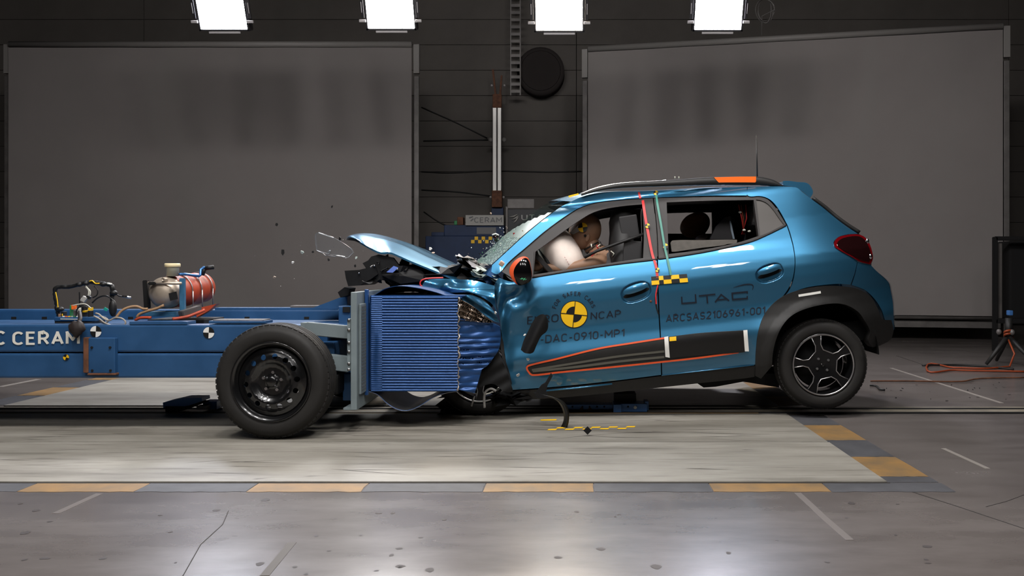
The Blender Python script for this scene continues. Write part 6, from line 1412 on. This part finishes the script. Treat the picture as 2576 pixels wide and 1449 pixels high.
# ------------------------------------------------------------------ flying and loose pieces
def tagd(o, lab, cat='debris', grp=None): return tag(o, lab, cat, grp)
ln = thing('headlamp_lens', 'clear plastic headlamp lens flying in front of the bonnet', 'headlamp lens', P(840, 650, 5.2))
lo_ = curve([(793, 590), (802, 585, 1), (839, 598), (881, 624), (888, 636, 1), (872, 649), (854, 643), (840, 641), (822, 638), (796, 629, 1)], True, 4)
sheet('shell', lo_, pxfn(lambda x, y: 5.2 - 0.05 * np.clip(1 - ((x - 838) / 55) ** 2, 0, 1) + 0.0008 * (y - 615)), 'lens_clear', ln, spacing=6, flange=0.03)
MB().tube([P(x, y, 5.2 - 0.05 * max(0, 1 - ((x - 838) / 55) ** 2)) for x, y in lo_], 0.0014, 5, closed=True).build('rim', mat('lens_edge', (120, 124, 128), 0.15, 0.2), ln)
MB().tube([P(802, 586, 5.165), P(839, 598, 5.15)], 0.004, 6).build('edge_glint', mat('lens_glint', (235, 235, 235), 0.2), ln)  # white tube imitates the glint on the clear upper edge
MB().tube([P(x, y, 5.16) for x, y in curve([(796, 630), (812, 637), (820, 643), (832, 630), (822, 640), (845, 645)], False, 4)], 0.0025, 5).build('broken_tab', MATS['lens_edge'], ln)
MB().tube([P(845, 643, 5.16), P(868, 646, 5.17)], 0.0035, 5).build('edge_glint', MATS['lens_glint'], ln)  # second painted glint, along the lower edge of the lens
sd_ = sheet('trim_fragment', curve([(1310, 880, 1), (1318, 855), (1330, 830), (1343, 805), (1356, 793), (1368, 791), (1376, 800), (1379, 822), (1374, 835), (1362, 845), (1350, 868), (1342, 886), (1334, 890, 1), (1320, 888)], True, 4),
       pxfn(lambda x, y: 5.06 + 0.012 * np.sin(x * 0.11 + y * 0.06) - 0.02 * np.exp(-((x - 1345 + (y - 840) * 0.45) / 14) ** 2)), 'engine_dark', None, spacing=5, flange=0.008)
tagd(sd_, 'black plastic trim fragment flying in front of the front door', 'fragment')
st_ = MB(); c1 = curve([(1340, 985), (1375, 997), (1400, 1008), (1414, 1028), (1418, 1055), (1408, 1080)], False, 5); c2 = curve([(1360, 992), (1395, 999), (1420, 1012), (1431, 1035), (1431, 1060), (1426, 1078)], False, 5)
n_ = 24; c1 = resamp(c1, n_); c2 = resamp(c2, n_); rows = []
for k_ in range(n_):
    a, c = P(c1[k_][0], c1[k_][1], 5.0), P(c2[k_][0], c2[k_][1], 4.97); m_ = (a + c) / 2 + Vector((0, -0.018, 0)); rows.append([a, m_, c, (a + c) / 2 + Vector((0, -0.012, 0))])
st_.grid(rows, closed=True); tagd(st_.build('sill_strip', mat('strip_black', (24, 24, 22), 0.3)), 'curled black sill strip hanging down to the floor under the front door', 'trim strip')
sk = MB(); sk.prism([tuple(P(x, y, 5.05).xz) for x, y in ((1345, 990), (1362, 968), (1372, 962), (1386, 938), (1390, 946), (1378, 968), (1374, 985), (1380, 1000), (1350, 1000))], 5.03, 5.06)
tagd(sk.build('plastic_shard', 'engine_dark'), 'jagged black shard standing below the front tip of the orange outline', 'shard')
tagd(MB().box((P(1478, 1068, 4.72).x, 4.72, 0.04), (0.034, 0.008, 0.034), rot=(0, 0.78, 0), bev=0.002).build('plastic_chip', 'engine_dark'), 'small black diamond-shaped chip above the floor below the sill', 'chip')
tp_ = thing('checker_tape', 'yellow and black checker tape stuck on the floor plate', 'tape', gp(1482, 1083, 0.009))
for k_ in range(10):
    x0 = 1376 + k_ * 22; r = k_ % 2; a, b_ = gp(x0, 1086 - r * 4 - k_ * 0.35, 0.0095), gp(x0 + 22, 1086 - r * 4 - k_ * 0.35 - 0.3, 0.0095)
    d_ = 0.035; MB().add([a, b_, b_ + Vector((0.01, d_, 0)), a + Vector((0.01, d_, 0))], [(0, 1, 2, 3)]).build('yellow_square', 'yellow', tp_)
tagd(MB().add([gp(1360, 1062, 0.0095), gp(1400, 1061, 0.0095), gp(1400, 1058, 0.0095), gp(1360, 1059, 0.0095)], [(0, 1, 2, 3)]).build('tape_scrap', 'yellow'), 'short bit of yellow tape on the plate beside the curled strip', 'tape')
# chips seen singly
def chip_mesh(nm, s, m, seed):
    r = random.Random(seed); b = MB(); n = 5; pts = [(s * r.uniform(0.6, 1.2) * math.cos(2 * math.pi * k_ / n), s * r.uniform(0.4, 1.0) * math.sin(2 * math.pi * k_ / n)) for k_ in range(n)]
    b.prism(pts, -s * 0.25, s * 0.25); o = b.build(nm, m); return o
singles = [(835, 520, 4, 'engine_dark', 'tiny black chip highest in the air above the flying lens'), (696, 565, 5, 'engine_dark', 'thin black sliver in the air far left of the flying lens'),
           (711, 635, 8, 'engine_dark', 'largest dark chip in the air left of the flying lens'), (761, 635, 6, 'glass_rubble', 'glittering glass chip just left of the flying lens'),
           (737, 660, 5, 'sticker_white', 'white chip in the air below and left of the lens'), (691, 698, 5, 'marker_tan', 'tan chip lowest in the air left of the bonnet'),
           (855, 600, 5, 'engine_dark', 'black chip between the flying lens and the bonnet tip'), (893, 669, 5, 'engine_dark', 'black chip just above the black bumper shard'),
           (827, 653, 4, 'engine_dark', 'small black chip below the flying lens'), (787, 634, 4, 'engine_dark', 'small black chip touching the left end of the lens'),
           (896, 648, 5, 'glass_rubble', 'pale glass chip beside the right end of the flying lens'), (1083, 626, 5, 'sticker_white', 'white chip in the air above the middle of the bonnet'),
           (1090, 636, 4, 'marker_tan', 'tan chip in the air just above the bonnet'), (1235, 537, 3, 'marker_tan', 'tiny bright chip in front of the whitish lettered board'), (1294, 588, 4, 'lens_red', 'tiny red chip before the windscreen glass'),
           (1328, 904, 5, 'sticker_white', 'white chip in front of the tip of the orange outline'), (1320, 842, 4, 'sticker_white', 'white chip beside the black fragment on the door'), (1302, 944, 6, 'sign_white', 'grey torn scrap at the lower front corner of the door'), (1246, 786, 5, 'sticker_white', 'white chip at the front edge of the front door')]
for k_, (x, y, s, m_, lab) in enumerate(singles):
    Y = 5.3 if x < 1200 else (5.6 if y < 600 else 5.1); o = chip_mesh('chip', s * Y / FPX, m_, 40 + k_); o.location = P(x, y, Y); o.rotation_euler = (rnd.uniform(-0.6, 0.6), rnd.uniform(0, 3), rnd.uniform(-0.5, 0.5)); tagd(o, lab, 'chip')
camd = MB(); camd.ellipsoid(P(1247, 598, 5.9), (0.022, 0.03, 0.032), seg=16, rings=10)
cdo = tagd(camd.build('flying_cap', 'tail_dark'), 'dark red rounded piece flying before the whitish lettered board', 'fragment'); MB().tube([P(1238, 591, 5.87), P(1247, 588, 5.87), P(1255, 592, 5.87)], 0.005, 6).build('bright_rim', 'sticker_white', cdo)
# cloud of windscreen crumbs
protos = [chip_mesh('glass_crumb', 0.006, m_, 90 + i) for i, m_ in enumerate(['glass_rubble', 'sticker_white', 'clear_glass', 'board_green', 'marker_tan', 'engine_dark'])]
for o in protos: COL.objects.unlink(o)
r5 = random.Random(23)
for k_ in range(170):
    t = r5.random() ** 0.8; x = 1188 + 105 * t + r5.gauss(0, 14); y = 665 - 88 * t + r5.gauss(0, 12) + 6; Y = r5.uniform(5.45, 6.0)
    o = r5.choice(protos).copy(); COL.objects.link(o); o.location = P(x, y, Y); o.rotation_euler = (r5.uniform(0, 3), r5.uniform(0, 3), r5.uniform(0, 3)); sc = r5.uniform(0.35, 1.1); o.scale = (sc, sc, sc)
    tag(o, 'tiny crumb of shattered windscreen in the cloud over the bonnet base', 'glass crumb', 'windscreen crumbs in the air')
for k_ in range(46):
    x = r5.uniform(640, 930); y = r5.gauss(640, 50); o = r5.choice(protos).copy(); COL.objects.link(o); o.location = P(x, y, r5.uniform(5.2, 5.8)); o.rotation_euler = (r5.uniform(0, 3), r5.uniform(0, 3), r5.uniform(0, 3)); sc = r5.uniform(0.15, 0.4); o.scale = (sc, sc, sc)
    tag(o, 'speck of debris flying between the bonnet tip and the tank', 'speck', 'debris specks ahead of the bonnet')
for k_ in range(26):
    x = r5.uniform(2190, 2560); y = r5.uniform(960, 1010); o = protos[5].copy(); COL.objects.link(o); o.location = gp(x, y, 0.003); o.rotation_euler = (1.57, 0, r5.uniform(0, 3)); sc = r5.uniform(0.6, 1.6); o.scale = (sc * 1.6, sc * 0.5, sc)
    tag(o, 'small dark scrap lying on the floor behind the rear wheel', 'scrap', 'scraps on the floor behind the car')
